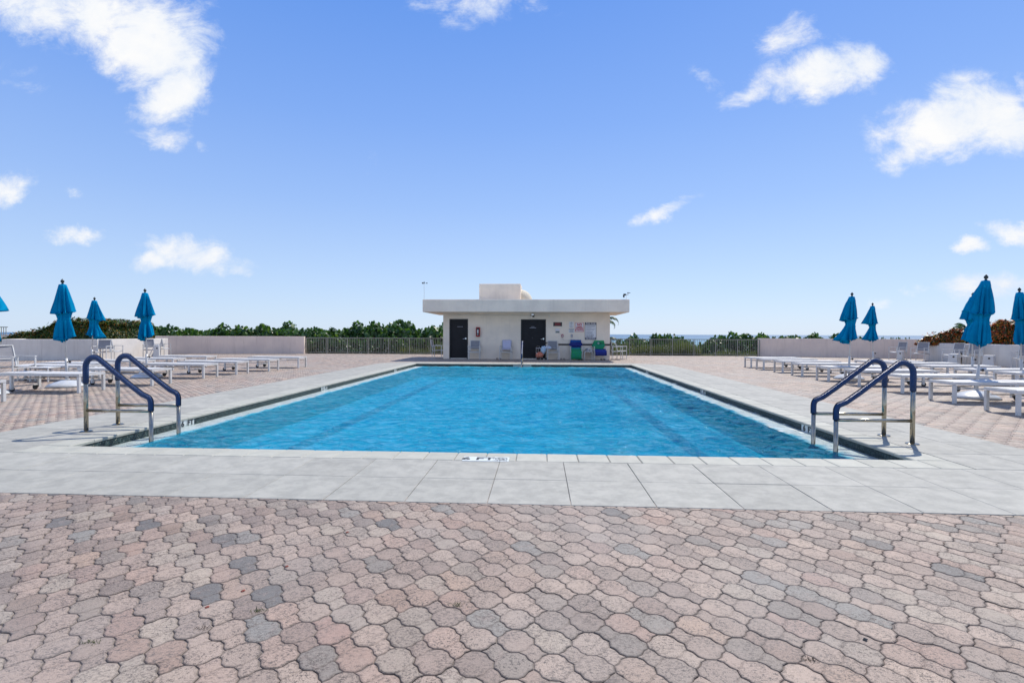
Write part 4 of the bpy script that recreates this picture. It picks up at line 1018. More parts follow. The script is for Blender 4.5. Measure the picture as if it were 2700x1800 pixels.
# ---------------------------------------------------------------- sun loungers
def make_lounger():
    t = thing('sun_lounger', '', 'sun lounger')
    L, Wd, H, s = 1.86, .56, .385, .045
    b = MB()
    for sy in (-1, 1): b.box(0, L, sy * Wd / 2 - .0225, sy * Wd / 2 + .0225, H - .047, H)
    b.box(0, .045, -Wd / 2 + .0225, Wd / 2 - .0225, H - .05, H - .004).box(L - .045, L, -Wd / 2 + .0225, Wd / 2 - .0225, H - .05, H - .004)
    b.box(1.12, 1.15, -Wd / 2 + .0225, Wd / 2 - .0225, H - .055, H - .02)
    b.build('frame', M['white'], t)
    for (x, w) in ((.028, .048), (1.5, .042)):
        for sy in (-1, 1):
            z0 = 0.0 if x < 1 else .05
            MB().box(x - w / 2, x + w / 2, sy * (Wd / 2) - .024, sy * Wd / 2 + .024, z0, H - .055).build('leg', M['white'], t)
    for sy in (-1, 1):
        wq = MB().lathe([(.05, -.014), (.055, -.008), (.055, .008), (.05, .014)], (0, 0, 0), 14).build('wheel', M['wheel'], t, loc=(1.545, sy * .235, .055)); wq.rotation_euler[0] = rad(90)
    MB().box(1.49, 1.51, -Wd / 2 + .024, Wd / 2 - .024, .10, .125).tube([(.06, -Wd / 2 + .03, H - .12), (.75, -Wd / 2 + .03, H - .12)], .011, 6).tube([(.06, Wd / 2 - .03, H - .12), (.75, Wd / 2 - .03, H - .12)], .011, 6).tube([(.9, -.22, H - .10), (1.5, -.22, H - .12), (1.5, .22, H - .12), (.9, .22, H - .10)], .011, 6).build('under_bars', M['white'], t)
    # sling: sags between the rails, in two panels
    for (xa, xb, nm, dz) in ((.04, 1.125, 'seat_sling', 0), (1.135, L - .03, 'back_sling', .004)):
        n1, n2 = 12, 8; mb = MB()
        vs = []
        for i in range(n1 + 1):
            for j in range(n2 + 1):
                u = j / n2 * 2 - 1; x = xa + (xb - xa) * i / n1
                vs.append((x, u * (Wd / 2 - .005), H + .003 + dz - .022 * (1 - u * u) * (1 - (2 * i / n1 - 1) ** 6)))
        mb.add(vs, [(i * (n2 + 1) + j, (i + 1) * (n2 + 1) + j, (i + 1) * (n2 + 1) + j + 1, i * (n2 + 1) + j + 1) for i in range(n1) for j in range(n2)])
        mb.build(nm, M['sling'], t, smooth=True)
    return t
LG = make_lounger(); used = [False]
def lounger(x, y, rz, label, group):
    o = LG if not used[0] else copy_tree(LG); used[0] = True
    o.location = (x, y, 0); o.rotation_euler = (0, 0, rz); o['label'] = label; o['group'] = group; return o
ordn = ['nearest', 'second', 'third', 'fourth', 'fifth', 'sixth', 'seventh', 'eighth', 'farthest']
rr = [(7.36, 8.4), (7.5, 9.77), (7.68, 11.33), (7.7, 12.8), (7.68, 14.05), (7.8, 15.64), (7.88, 17.0), (7.88, 18.38), (7.9, 19.47)]
for i, (x, y) in enumerate(rr):
    lab = ('white sun lounger beside the pool on its right, ' + (['nearest to the camera', 'second from the camera', 'third from the camera', 'fourth from the camera', 'fifth from the camera', 'sixth from the camera', 'third from the far end', 'second from the far end', 'at the far end'][i]))
    lounger(x, y, rad(random.uniform(-1.5, 1.5)), lab, 'front row of loungers right of the pool')
rr = [(10.88, 12.32), (10.85, 13.42), (10.9, 14.85), (10.95, 16.25), (10.75, 17.4)]
for i, (x, y) in enumerate(rr):
    lounger(x, y, rad(random.uniform(-2, 2)), 'white sun lounger in the back row at right, ' + ['nearest of five', 'second nearest of five', 'middle of five', 'second farthest of five', 'farthest of five'][i], 'back row of loungers at right')
rr = [(-9.46, 8.08), (-9.28, 9.92), (-8.88, 11.34), (-9.0, 13.28), (-8.9, 14.59), (-8.66, 15.94), (-8.45, 17.48)]
for i, (x, y) in enumerate(rr):
    lounger(x, y, math.pi + rad(random.uniform(-1.5, 1.5)), 'white sun lounger beside the pool on its left, ' + ['nearest, cut off by the photo edge', 'second from the camera', 'third from the camera, behind the ladder', 'fourth of seven', 'third from the far end', 'second from the far end', 'at the far end'][i], 'front row of loungers left of the pool')
rr = [(-12.0, 13.35), (-12.0, 14.75), (-12.0, 16.1), (-12.05, 17.8), (-11.6, 12.35)]
for i, (x, y) in enumerate(rr):
    lounger(x, y, math.pi + rad(random.uniform(-2, 2)), 'white sun lounger in the back row at left, ' + ['second nearest of five', 'middle of five', 'second farthest of five', 'farthest of five', 'nearest of five'][i], 'back row of loungers at left')
# ---------------------------------------------------------------- chairs
def make_chair():
    t = thing('armchair', '', 'chair'); w, d = .54, .50; s = .026
    # faces -Y; front legs at y=-d/2
    for sx in (-1, 1):
        MB().box(sx * w / 2 - s / 2, sx * w / 2 + s / 2, -d / 2 - s / 2, -d / 2 + s / 2, 0, .62).build('leg', M['white'], t)
        MB().bar((sx * w / 2, d / 2 - .03, 0), (sx * w / 2, d / 2 - .03, .64), s, s).build('leg', M['white'], t)
        MB().box(sx * w / 2 - .022, sx * w / 2 + .022, -d / 2 - .02, d / 2 - .0, .62, .645).build('armrest', M['white'], t)
    MB().bar((-w / 2 + .02, -d / 2, .36), (w / 2 - .02, -d / 2, .36), s).bar((-w / 2 + .02, d / 2 - .05, .36), (w / 2 - .02, d / 2 - .05, .36), s).bar((-w / 2, -d / 2 + .02, .40), (-w / 2, d / 2 - .04, .38), .02).bar((w / 2, -d / 2 + .02, .40), (w / 2, d / 2 - .04, .38), .02).build('seat_frame', M['white'], t)
    bf = MB()
    for sx in (-1, 1): bf.bar((sx * (w / 2 - .045), d / 2 - .05, .38), (sx * (w / 2 - .045), d / 2 + .06, .90), s)
    bf.bar((-w / 2 + .03, d / 2 + .06, .90), (w / 2 - .03, d / 2 + .06, .90), s).bar((-w / 2 + .06, d / 2 - .01, .57), (w / 2 - .06, d / 2 - .01, .57), .016); bf.build('back_frame', M['white'], t)
    mb = MB(); n = 8; vs = []
    for i in range(n + 1):
        for j in range(n + 1):
            u = i / n * 2 - 1; v = j / n; vs.append((u * (w / 2 - .015), -d / 2 + v * (d - .04), .418 - .035 * (1 - u * u) - .015 * v))
    mb.add(vs, [(i * (n + 1) + j, (i + 1) * (n + 1) + j, (i + 1) * (n + 1) + j + 1, i * (n + 1) + j + 1) for i in range(n) for j in range(n)]); mb.build('seat', M['sling'], t, smooth=True)
    mb = MB(); vs = []
    for i in range(n + 1):
        for j in range(n + 1):
            u = i / n * 2 - 1; v = j / n; vs.append((u * (w / 2 - .055), d / 2 - .03 + v * .085 + .02 * (1 - u * u), .50 + v * .39))
    mb.add(vs, [(i * (n + 1) + j, (i + 1) * (n + 1) + j, (i + 1) * (n + 1) + j + 1, i * (n + 1) + j + 1) for i in range(n) for j in range(n)]); mb.build('backrest', M['grey_sling'], t, smooth=True)
    return t
CHR = make_chair(); usedc = [False]
def chair(x, y, rz, label, group):
    o = CHR if not usedc[0] else copy_tree(CHR); usedc[0] = True
    o.location = (x, y, 0); o.rotation_euler = (0, 0, rad(rz)); o['label'] = label; o['group'] = group; return o
G1 = 'armchairs along the pool house wall'
CY = HY - .36
cA = chair(-3.13, CY, 0, 'white armchair with grey back under the fire extinguisher', G1)
cB = chair(-1.60, CY, -4, 'white armchair draped with a lilac white towel', G1)
cC = chair(.66, CY, 3, 'white armchair with grey back right of the shopping cart', G1)
cD = chair(1.76, CY, 0, 'white armchair covered by a blue and green beach towel', G1)
cE = chair(2.88, CY, 0, 'white armchair with a green towel over its back and a blue one on the seat', G1)
chair(-5.12, 25.0, 90, 'white armchair beside the left corner of the pool house seen from its side', G1)
chair(3.78, 24.75, 90, 'white armchair around the right corner of the pool house, left one', G1)
chair(4.12, 25.35, 80, 'white armchair around the right corner of the pool house, right one', G1)
G2 = 'armchairs by the white planters'
chair(-12.86, 11.6, 90, 'white armchair at the left edge behind the nearest lounger row', G2)
chair(*[q * .965 for q in on_ground(268, 948)], 20, 'white armchair with grey back left of its pair by the left planter', G2)
chair(*[q * .965 for q in on_ground(297, 945.5)], 82, 'white armchair seen from the side against the left planter', G2)
chair(*[q * .965 for q in on_ground(399, 939.5)], 60, 'white armchair beside the narrow bin under the left umbrella', G2)
chair(*[q * .98 for q in on_ground(428, 937)], 75, 'white armchair in front of the pinkish left parapet corner', G2)
chair(18.1, 26.3, -75, 'white armchair in the corner of the right parapet beside the bin', G2)
chair(18.15, 24.9, -60, 'white armchair with dark grey back at the left end of the right planter', G2)
chair(17.85, 22.6, -80, 'white armchair by the right planter left of the big umbrella', G2)
chair(17.75, 21.6, -70, 'white armchair behind the big right umbrella pole', G2)
chair(17.9, 19.5, -60, 'white armchair with dark grey back right of the white bin', G2)
# towels draped
def draped(path, w, m, name, label, loc, rz=0, cols=6, seed=1, th=.012):
    """cloth strip following a profile (y, z) with width w"""
    r_ = random.Random(seed); n = cols; vs = []
    for i, (y, z) in enumerate(path):
        for j in range(n + 1):
            u = j / n * 2 - 1; vs.append((u * w / 2 + .012 * math.sin(i * 1.3 + seed), y + .008 * math.sin(j * 1.9 + i * .6 + seed), z + .006 * math.sin(j * 2.3 + seed)))
    mb = MB(); mb.add(vs, [(i * (n + 1) + j, i * (n + 1) + j + 1, (i + 1) * (n + 1) + j + 1, (i + 1) * (n + 1) + j) for i in range(len(path) - 1) for j in range(n)])
    o = mb.build(name, m, smooth=True, loc=loc); o.rotation_euler[2] = rad(rz)
    so_ = o.modifiers.new('thickness', 'SOLIDIFY'); so_.thickness = th
    return tag(o, label, 'towel', 'towels on the pool house chairs')
def towelmat(name, stops, zlo, zhi, sc=9, amt=.5):
    m = bpy.data.materials.new(name); m.use_nodes = True; t = NT(m.node_tree); t.n.clear()
    p = t.add('ShaderNodeBsdfPrincipled', i_Roughness=.9); o = t.add('ShaderNodeOutputMaterial'); t.l.new(p.outputs[0], o.inputs[0])
    tc = t.add('ShaderNodeTexCoord').outputs['Object']; z = t.add('ShaderNodeSeparateXYZ', i_0=tc).outputs['Z']
    wv_ = t.math('ADD', z, t.math('MULTIPLY', t.math('SUBTRACT', t.noise(tc, sc, 3), .5), amt * .12))
    mr = t.add('ShaderNodeMapRange', i_0=wv_); mr.inputs[1].default_value = zlo; mr.inputs[2].default_value = zhi
    c = t.ramp(mr.outputs[0], stops, 'CONSTANT')
    c = t.mix(t.smooth(t.noise(tc, 14, 3, .6), .5, .7, 0, .4), c, (.01, .10, .35, 1))
    t.put(p.inputs['Base Color'], c); return m
blue, green, teal, navy = (.008, .05, .26), (.01, .26, .10), (.01, .22, .26), (.012, .02, .17)
TM1 = towelmat('blue_green_towel', [(0, green), (.5, (.02, .30, .13)), (.565, teal), (.63, navy), (.80, blue), (.93, (.012, .09, .33))], 0, .93)
TM2 = towelmat('green_towel', [(0, green), (.5, (.01, .26, .12)), (.7, (.012, .24, .09)), (.85, (.02, .33, .12))], .4, .93)
TM3 = towelmat('navy_towel', [(0, navy), (.5, (.012, .03, .24)), (.8, navy)], .2, .6)
draped([(.30, .55), (.335, .88), (.32, .93), (.29, .93), (.245, .80), (.20, .60), (.16, .46)], .42, M['towelw'], 'towel', 'lilac white towel hung over the back of the second chair', (-1.60, CY - .02, 0), -4, seed=2)
draped([(.36, .55), (.345, .90), (.32, .945), (.28, .93), (.22, .72), (.16, .50), (.05, .435), (-.2, .43), (-.29, .425), (-.31, .35), (-.32, .20), (-.325, .04)], .50, TM1, 'towel', 'long blue and green beach towel covering the whole fourth chair', (1.76, CY, 0), 0, seed=4)
b_ = MB().add([(-.33, .26, .70), (-.22, .20, .93), (.22, .20, .93), (.34, .26, .70), (.22, .17, .66), (-.22, .17, .66)], [(0, 1, 2, 3, 4, 5)])
o = b_.build('towel', towelmat('blue_shirt', [(0, navy), (.6, blue), (.85, (.012, .10, .36))], .66, .93), loc=(1.76, CY, 0)); o.modifiers.new('thickness', 'SOLIDIFY').thickness = .03; tag(o, 'dark blue towel spread over the back of the blue and green covered chair', 'towel', 'towels on the pool house chairs')
b_ = MB().add([(-.33, .26, .66), (-.22, .20, .93), (.24, .20, .93), (.30, .24, .70), (.20, .17, .50), (-.18, .17, .50)], [(0, 1, 2, 3, 4, 5)])
o = b_.build('towel', TM2, loc=(2.86, CY, 0)); o.modifiers.new('thickness', 'SOLIDIFY').thickness = .03; tag(o, 'bright green towel spread over the back of the rightmost wall chair', 'towel', 'towels on the pool house chairs')
rg = MB(); 
for (xx, mm) in ((-.02, M['signwhite']), (.07, M['darkink'])):
    MB().tube([(xx + .035 * math.cos(a), .155, .80 + .035 * math.sin(a)) for a in np.linspace(0, 2 * math.pi, 13)], .008, 5, caps=False).build('ring_print', mm, o)
draped([(.18, .52), (.08, .50), (-.1, .475), (-.26, .47), (-.31, .42), (-.33, .30), (-.32, .22)], .54, TM3, 'towel', 'navy towel hanging over the seat front of the rightmost wall chair', (2.90, CY, 0), 0, seed=8)
# side tables, bins
def side_table(x, y, label, h=.42, w=.38, m='white', group=None, grey=False):
    t = thing('side_table', label, 'table', (x, y, 0), 0, group)
    MB().box(-w / 2, w / 2, -w / 2, w / 2, h - .03, h).build('table_top', M['white'], t, bevel=.004)
    for sx in (-1, 1):
        for sy in (-1, 1): MB().box(sx * (w / 2 - .014) - .012, sx * (w / 2 - .014) + .012, sy * (w / 2 - .014) - .012, sy * (w / 2 - .014) + .012, 0, h - .03).build('leg', M['white'], t)
    return t
side_table(2.34, CY + .1, 'small white side table between the two towel covered chairs')
ht = thing('sun_hat', 'round grey and white straw hat lying on the small side table', 'hat', (2.34, CY + .08, .42))
MB().lathe([(.16, 0), (.165, .01), (.10, .02), (.09, .09), (.05, .13), (.01, .14)], (-.04, .02, .001), 18).build('crown', M['hat'], ht, smooth=True)
MB().tube([(.06 + .08 * math.cos(a), -.15, .05 + .09 * math.sin(a)) for a in np.linspace(0, 2 * math.pi, 17)], .018, 6, caps=False).build('rolled_band', M['signwhite'], ht, smooth=True)
side_table(-12.35, 11.95, 'low white square stool between the left chair and the lounger', .36, .5)
def bin_(x, y, label, rz=0, w=.36, h=.46):
    t = thing('waste_bin', label, 'bin', (x, y, 0), rad(rz), 'white bins by the planters'); s = .82
    b = MB().add([(-w / 2, -w / 2, 0), (w / 2, -w / 2, 0), (w / 2, w / 2, 0), (-w / 2, w / 2, 0), (-w / 2 * s, -w / 2 * s, h), (w / 2 * s, -w / 2 * s, h), (w / 2 * s, w / 2 * s, h), (-w / 2 * s, w / 2 * s, h)],
        [(3, 2, 1, 0), (4, 5, 6, 7), (0, 1, 5, 4), (1, 2, 6, 5), (2, 3, 7, 6), (3, 0, 4, 7)]); b.build('body', M['clearbin'], t, bevel=.01)
    k = MB().lathe([(.035, 0), (.035, .012)], (0, 0, 0), 12).build('hole', M['blackplastic'], t); k.rotation_euler[0] = rad(90); k.location = (.03, -w / 2 * .86, h * .74)
bin_(17.5, 22.1, 'white square bin behind the big right umbrella pole', -60); bin_(17.75, 20.75, 'white square bin with black hole against the right planter', -55)
bin_(17.95, 25.9, 'narrow white bin between the two chairs at the right parapet corner', -60, .24); bin_(*[q * .955 for q in on_ground(413, 939)], 'narrow white bin beside the chair under the left umbrella', 30, .26, .62)

# shopping cart with bags beside the right door
ct = thing('shopping_cart', 'folding wire shopping cart standing in front of the right door', 'cart', (.02, CY + .02, 0))
fr = MB()
for z in (.10, .32, .55):
    fr.tube([(-.17, -.12, z), (.12, -.12, z), (.12, .12, z), (-.17, .12, z), (-.17, -.12, z)], .006, 5)
for x in (-.17, -.07, .03, .12):
    for y in (-.12, .12): fr.tube([(x, y, .08), (x, y, .58)], .005, 5)
fr.tube([(-.17, -.12, .58), (-.15, -.12, .64), (-.02, -.12, .66), (.0, -.12, .56)], .007, 5)
fr.build('wire_basket', M['chrome'], ct)
MB().tube([(.12, 0, .05), (.20, 0, .35), (.28, 0, .78), (.36, 0, .82)], .011, 6).build('pull_handle', M['blackplastic'], ct)
MB().box(.26, .40, -.05, .05, .80, .84).build('grip', M['blackplastic'], ct, bevel=.01)
for (x, y, rr_) in ((-.03, -.12, .055), (.12, -.12, .06), (.30, -.1, .055), (-.1, .12, .055)):
    wq = MB().lathe([(rr_ * .8, -.014), (rr_, -.01), (rr_, .01), (rr_ * .8, .014)], (0, 0, 0), 14).build('wheel', M['wheel'], ct, loc=(x, y, rr_)); wq.rotation_euler[0] = rad(90)
def lump(name, label, cat, c, r, m, seed):
    r_ = random.Random(seed); bm = bmesh.new(); bmesh.ops.create_icosphere(bm, subdivisions=3, radius=1)
    for v in bm.verts:
        n = v.co.normalized(); k = 1 + .14 * math.sin(n.x * 5 + seed) * math.cos(n.z * 6 + seed * 2) + .07 * math.sin(n.y * 11 + n.x * 7)
        v.co = Vector((n.x * r[0] * k, n.y * r[1] * k, n.z * r[2] * k))
    me = bpy.data.meshes.new(name); bm.to_mesh(me); bm.free(); me.materials.append(m); me.polygons.foreach_set('use_smooth', [True] * len(me.polygons))
    return tag(link(name, me, None, c), label, cat)
lump('cloth_bundle', 'orange and pink cloth bundle at the bottom of the shopping cart', 'cloth', (.02, CY - .10, .24), (.19, .11, .14), M['bagorange'], 1)
lump('beach_bag', 'light blue striped bag standing in the shopping cart', 'bag', (.20, CY - .10, .47), (.13, .10, .20), M['bagblue'], 2)
lump('plastic_bag', 'pale plastic bag lying on the chair right of the cart', 'bag', (.42, CY - .10, .58), (.16, .12, .09), mat('pale_plastic', (.55, .62, .74), .35), 3)
def shoes(x, y, label, m):
    t = thing('sandals', label, 'sandals', (x, y, 0), rad(random.uniform(-30, 30)), 'sandals left under the wall chairs')
    for s in (-1, 1):
        MB().prism([(s * .07 - .035, -.11), (s * .07 + .035, -.11), (s * .07 + .045, .04), (s * .07 + .02, .12), (s * .07 - .02, .12), (s * .07 - .045, .04)], .001, .03).build('sole', m, t)
        MB().tube([(s * .07 - .04, .03, .02), (s * .07 - .02, .035, .07), (s * .07 + .02, .035, .07), (s * .07 + .04, .03, .02)], .012, 5).build('strap', m, t)
shoes(-1.95, CY - .12, 'reddish brown sandals left of the lilac towel chair', M['shoe'])
shoes(1.13, CY + .0, 'pale brown sandals on the ground left of the blue towel chair', mat('tan_leather', (.22, .18, .15), .7))
shoes(1.95, CY - .3, 'black sandals at the foot of the blue and green towel', M['blackplastic'])
shoes(3.02, CY - .12, 'black sandals under the rightmost wall chair', M['blackplastic'])

# ================================================================ vegetation
def leaf_cloud(name, pts, nrm, size, m, shape='round', aspect=1.0, up=.3, seed=0):
    """one leaf polygon per point, loosely facing outward"""
    r_ = np.random.default_rng(seed); n = len(pts); pts = np.asarray(pts)
    d = np.asarray(nrm) + r_.normal(0, .75, (n, 3)); d[:, 2] += up; d /= np.linalg.norm(d, axis=1)[:, None]
    a = np.cross(d, r_.normal(0, 1, (n, 3))); a /= np.linalg.norm(a, axis=1)[:, None]; b = np.cross(d, a)
    s = size * r_.uniform(.65, 1.25, n)[:, None]
    if shape == 'round':
        k = 6; ang = np.linspace(0, 2 * np.pi, k, endpoint=False); prof = [(math.cos(t) * .5, math.sin(t) * .5 * aspect) for t in ang]
    else: prof = [(-.5, 0), (-.1, .5 * aspect), (.5, 0), (-.1, -.5 * aspect)]; k = 4
    V = np.stack([pts + a * s * p[0] + b * s * p[1] + d * s * (.08 if abs(p[0]) > .3 else 0) for p in prof], 1).reshape(-1, 3)
    return np_mesh(name, V, np.arange(n * k), k, m, {'rnd': np.repeat(r_.random(n), k)})
def bush_mesh(seed, n=2500, size=.155):
    r_ = np.random.default_rng(seed); pts, nr = [], []
    lobes = [(r_.uniform(-.75, .75), r_.uniform(-.5, .5), r_.uniform(.35, 1.0), r_.uniform(.28, .5)) for _ in range(9)] + [(0, 0, .45, .75), (.4, 0, .4, .6), (-.4, 0, .4, .6)]
    sprigs = [(r_.uniform(-.9, .9), r_.uniform(-.4, .4), r_.uniform(.9, 1.2)) for _ in range(14)]
    per = n // len(lobes)
    for (x, y, z, R) in lobes:
        v = r_.normal(0, 1, (per, 3)); v /= np.linalg.norm(v, axis=1)[:, None]; rad_ = R * r_.uniform(.72, 1.05, per)[:, None]
        p = v * rad_ * np.array([1.1, 1.0, .95]) + np.array([x, y, z]); pts.append(p); nr.append(v)
    for (x, y, z) in sprigs:
        k = 18; tt = r_.uniform(-.45, .10, k); dx_ = r_.uniform(-.25, .25)
        p = np.stack([x + dx_ * tt + r_.normal(0, .05, k), y + r_.normal(0, .05, k), z + tt], 1); pts.append(p); nr.append(np.tile([[0, -.4, .6]], (k, 1)))
    pts = np.concatenate(pts); nr = np.concatenate(nr); ok = pts[:, 2] > -.35
    return leaf_cloud('foliage', pts[ok], nr[ok], size, M['grape'], 'round', .9, .25, seed)
BUSH = [bush_mesh(s) for s in (21, 22, 23, 24, 25)]
stem = MB()
for k in range(7):
    a = k * .9; stem.tube([(0, 0, -.3), (.2 * math.cos(a), .2 * math.sin(a), .25), (.5 * math.cos(a), .4 * math.sin(a), .85)], [.03, .022, .010], 6)
STEM = stem.mesh('stems', M['bark'])
def bush(x, y, z, sx, sz, k, label, group):
    t = thing('sea_grape_shrub', label, 'shrub', (x, y, z), random.uniform(-.5, .5) + (math.pi if random.random() < .5 else 0), group); t.scale = (sx, sx, sz)
    link('foliage', BUSH[k % 5], t); link('stems', STEM, t)
ORD = 'first second third fourth fifth sixth seventh eighth ninth tenth eleventh twelfth thirteenth fourteenth fifteenth sixteenth seventeenth eighteenth nineteenth twentieth twenty-first twenty-second twenty-third'.split()
# skyline heights of the shrubs behind the left parapet and fence: (px, top py, depth)
lf = [(400, 862, 34), (432, 858, 34), (470, 868, 34), (505, 868, 35), (545, 862, 33), (578, 870, 35), (612, 866, 34), (650, 862, 34), (690, 856, 34), (722, 858, 35), (755, 868, 33),
      (788, 868, 33), (812, 866, 32), (838, 868, 33), (905, 858, 33), (940, 872, 32.5), (975, 856, 32.5), (1010, 852, 33), (1055, 846, 33.5), (1085, 862, 32.5), (1115, 864, 32.5), (1150, 862, 32.5), (1172, 852, 33)]
for i, (px, py, Y) in enumerate(lf):
    x, _, z = at_depth(px, py, Y); top = z; base = -.9; sz = (top - base) / 1.32
    bush(x, Y, base, 1.5 if i % 2 else 1.25, sz, i, 'green shrub behind the left %s, %s from the left' % (('parapet', ORD[i]) if px < 800 else ('fence', ORD[i - 12])), 'shrubs behind the left fence and parapet')
# lower front shrubs right behind the left fence
for i, px in enumerate((815, 850, 885, 925, 960, 1000, 1040, 1075)):
    x, _, z = at_depth(px, 888 + 8 * math.sin(i * 2.1), 31.0); sz = (z + .7) / 1.35
    bush(x, 31.0, -.7, .85, sz, i + 2, 'low shrub pressed against the left fence, %s from the left' % ORD[i], 'low shrubs right behind the left fence')
rf_ = [(1680, 895, 32), (1716, 893, 32), (1770, 892, 32), (1875, 897, 32), (1925, 890, 31.5), (1955, 888, 31.5), (1985, 890, 31.5), (1662, 889, 32.5), (1700, 886, 33), (1732, 876, 32.5), (1758, 881, 32.5), (1786, 888, 33), (1802, 895, 33), (1838, 903, 34), (1885, 892, 33), (1910, 884, 32.5), (1938, 876, 32), (1968, 879, 32), (1990, 884, 32.5),
       (2050, 883, 34), (2075, 884, 34), (2098, 884, 34), (2135, 885, 34), (2168, 884, 34), (2210, 876, 34), (2262, 884, 35), (2300, 888, 35)]
for i, (px, py, Y) in enumerate(rf_):
    x, _, z = at_depth(px, py, Y); base = -1.1; sz = (z - base) / 1.36
    bush(x, Y, base, .85 if px < 1850 else 1.0, sz, i + 1, 'dense green shrub behind the right %s, %s counted from the pool house' % (('fence', ORD[i]) if px < 2003 else ('parapet', ORD[i - 19])), 'shrubs behind the right fence and parapet')
# grasses and small flowering cover behind both fences (a mass nobody could count)
def grass_mass(name, x0, x1, y0, y1, n, hmin, hmax, label, z0=-.3, seed=1):
    r_ = np.random.default_rng(seed); x = r_.uniform(x0, x1, n); y = r_.uniform(y0, y1, n)
    cl = .5 + .5 * np.sin(x * 1.9 + seed) * np.sin(y * 1.3 + x * .6); h = (hmin + (hmax - hmin) * r_.random(n) ** 1.2) * (.55 + .6 * cl); a = r_.uniform(0, 6.28, n); l = h * r_.uniform(.1, .55, n); w = .012
    base = np.stack([x, y, np.full(n, z0)], 1); dirx = np.stack([np.cos(a), np.sin(a), np.zeros(n)], 1); side = np.stack([-np.sin(a), np.cos(a), np.zeros(n)], 1) * w
    upv = np.array([0, 0, 1.0]); mid = base + dirx * l[:, None] * .3 + upv * h[:, None] * .6; tip = base + dirx * l[:, None] + upv * h[:, None]
    V = np.stack([base - side, base + side, mid + side * .8, mid - side * .8, tip], 1).reshape(-1, 3); o = np.arange(n) * 5
    F4 = np.stack([o, o + 1, o + 2, o + 3], 1); F3 = np.stack([o + 3, o + 2, o + 4], 1)
    flat = np.concatenate([F4.ravel(), F3.ravel()]); cnt = np.concatenate([np.full(n, 4), np.full(n, 3)])
    me = np_mesh(name, V, flat, cnt, M['grass'], {'rnd': np.repeat(r_.random(n), 5)}); tag(link(name, me), label, 'grass', kind='stuff')
grass_mass('beach_grass', -8.8, -4.9, 30.15, 31.4, 5200, .35, .95, 'tufts of pale beach grass behind the left fence near the pool house', -.25, 3)
grass_mass('beach_grass', 3.6, 9.6, 30.15, 31.8, 9500, .45, 1.15, 'dense yellow green beach grass behind the right fence', -.25, 4)
grass_mass('beach_grass', 9.0, 12.9, 30.1, 31.0, 2500, .2, .6, 'thin yellow green grass at the foot of the right fence', -.2, 5)
# pale flowers scattered through the cover
r_ = np.random.default_rng(5); n = 330
x = np.concatenate([r_.uniform(-13.8, -5, 130), r_.uniform(4.6, 12.7, 200)]); y = r_.uniform(30.1, 30.35, n); z = r_.uniform(-.0, .75, n) * r_.uniform(.3, 1, n)
me = leaf_cloud('blossoms', np.stack([x, y, z], 1), np.tile([[0, -1, .3]], (n, 1)), .045, M['signwhite'], 'round', 1, .2, 9)
me.materials.clear(); me.materials.append(mat('white_petals', (.7, .7, .64), .6))
tag(link('blossoms', me), 'small white blossoms scattered in the green behind the fences', 'flowers', kind='stuff')

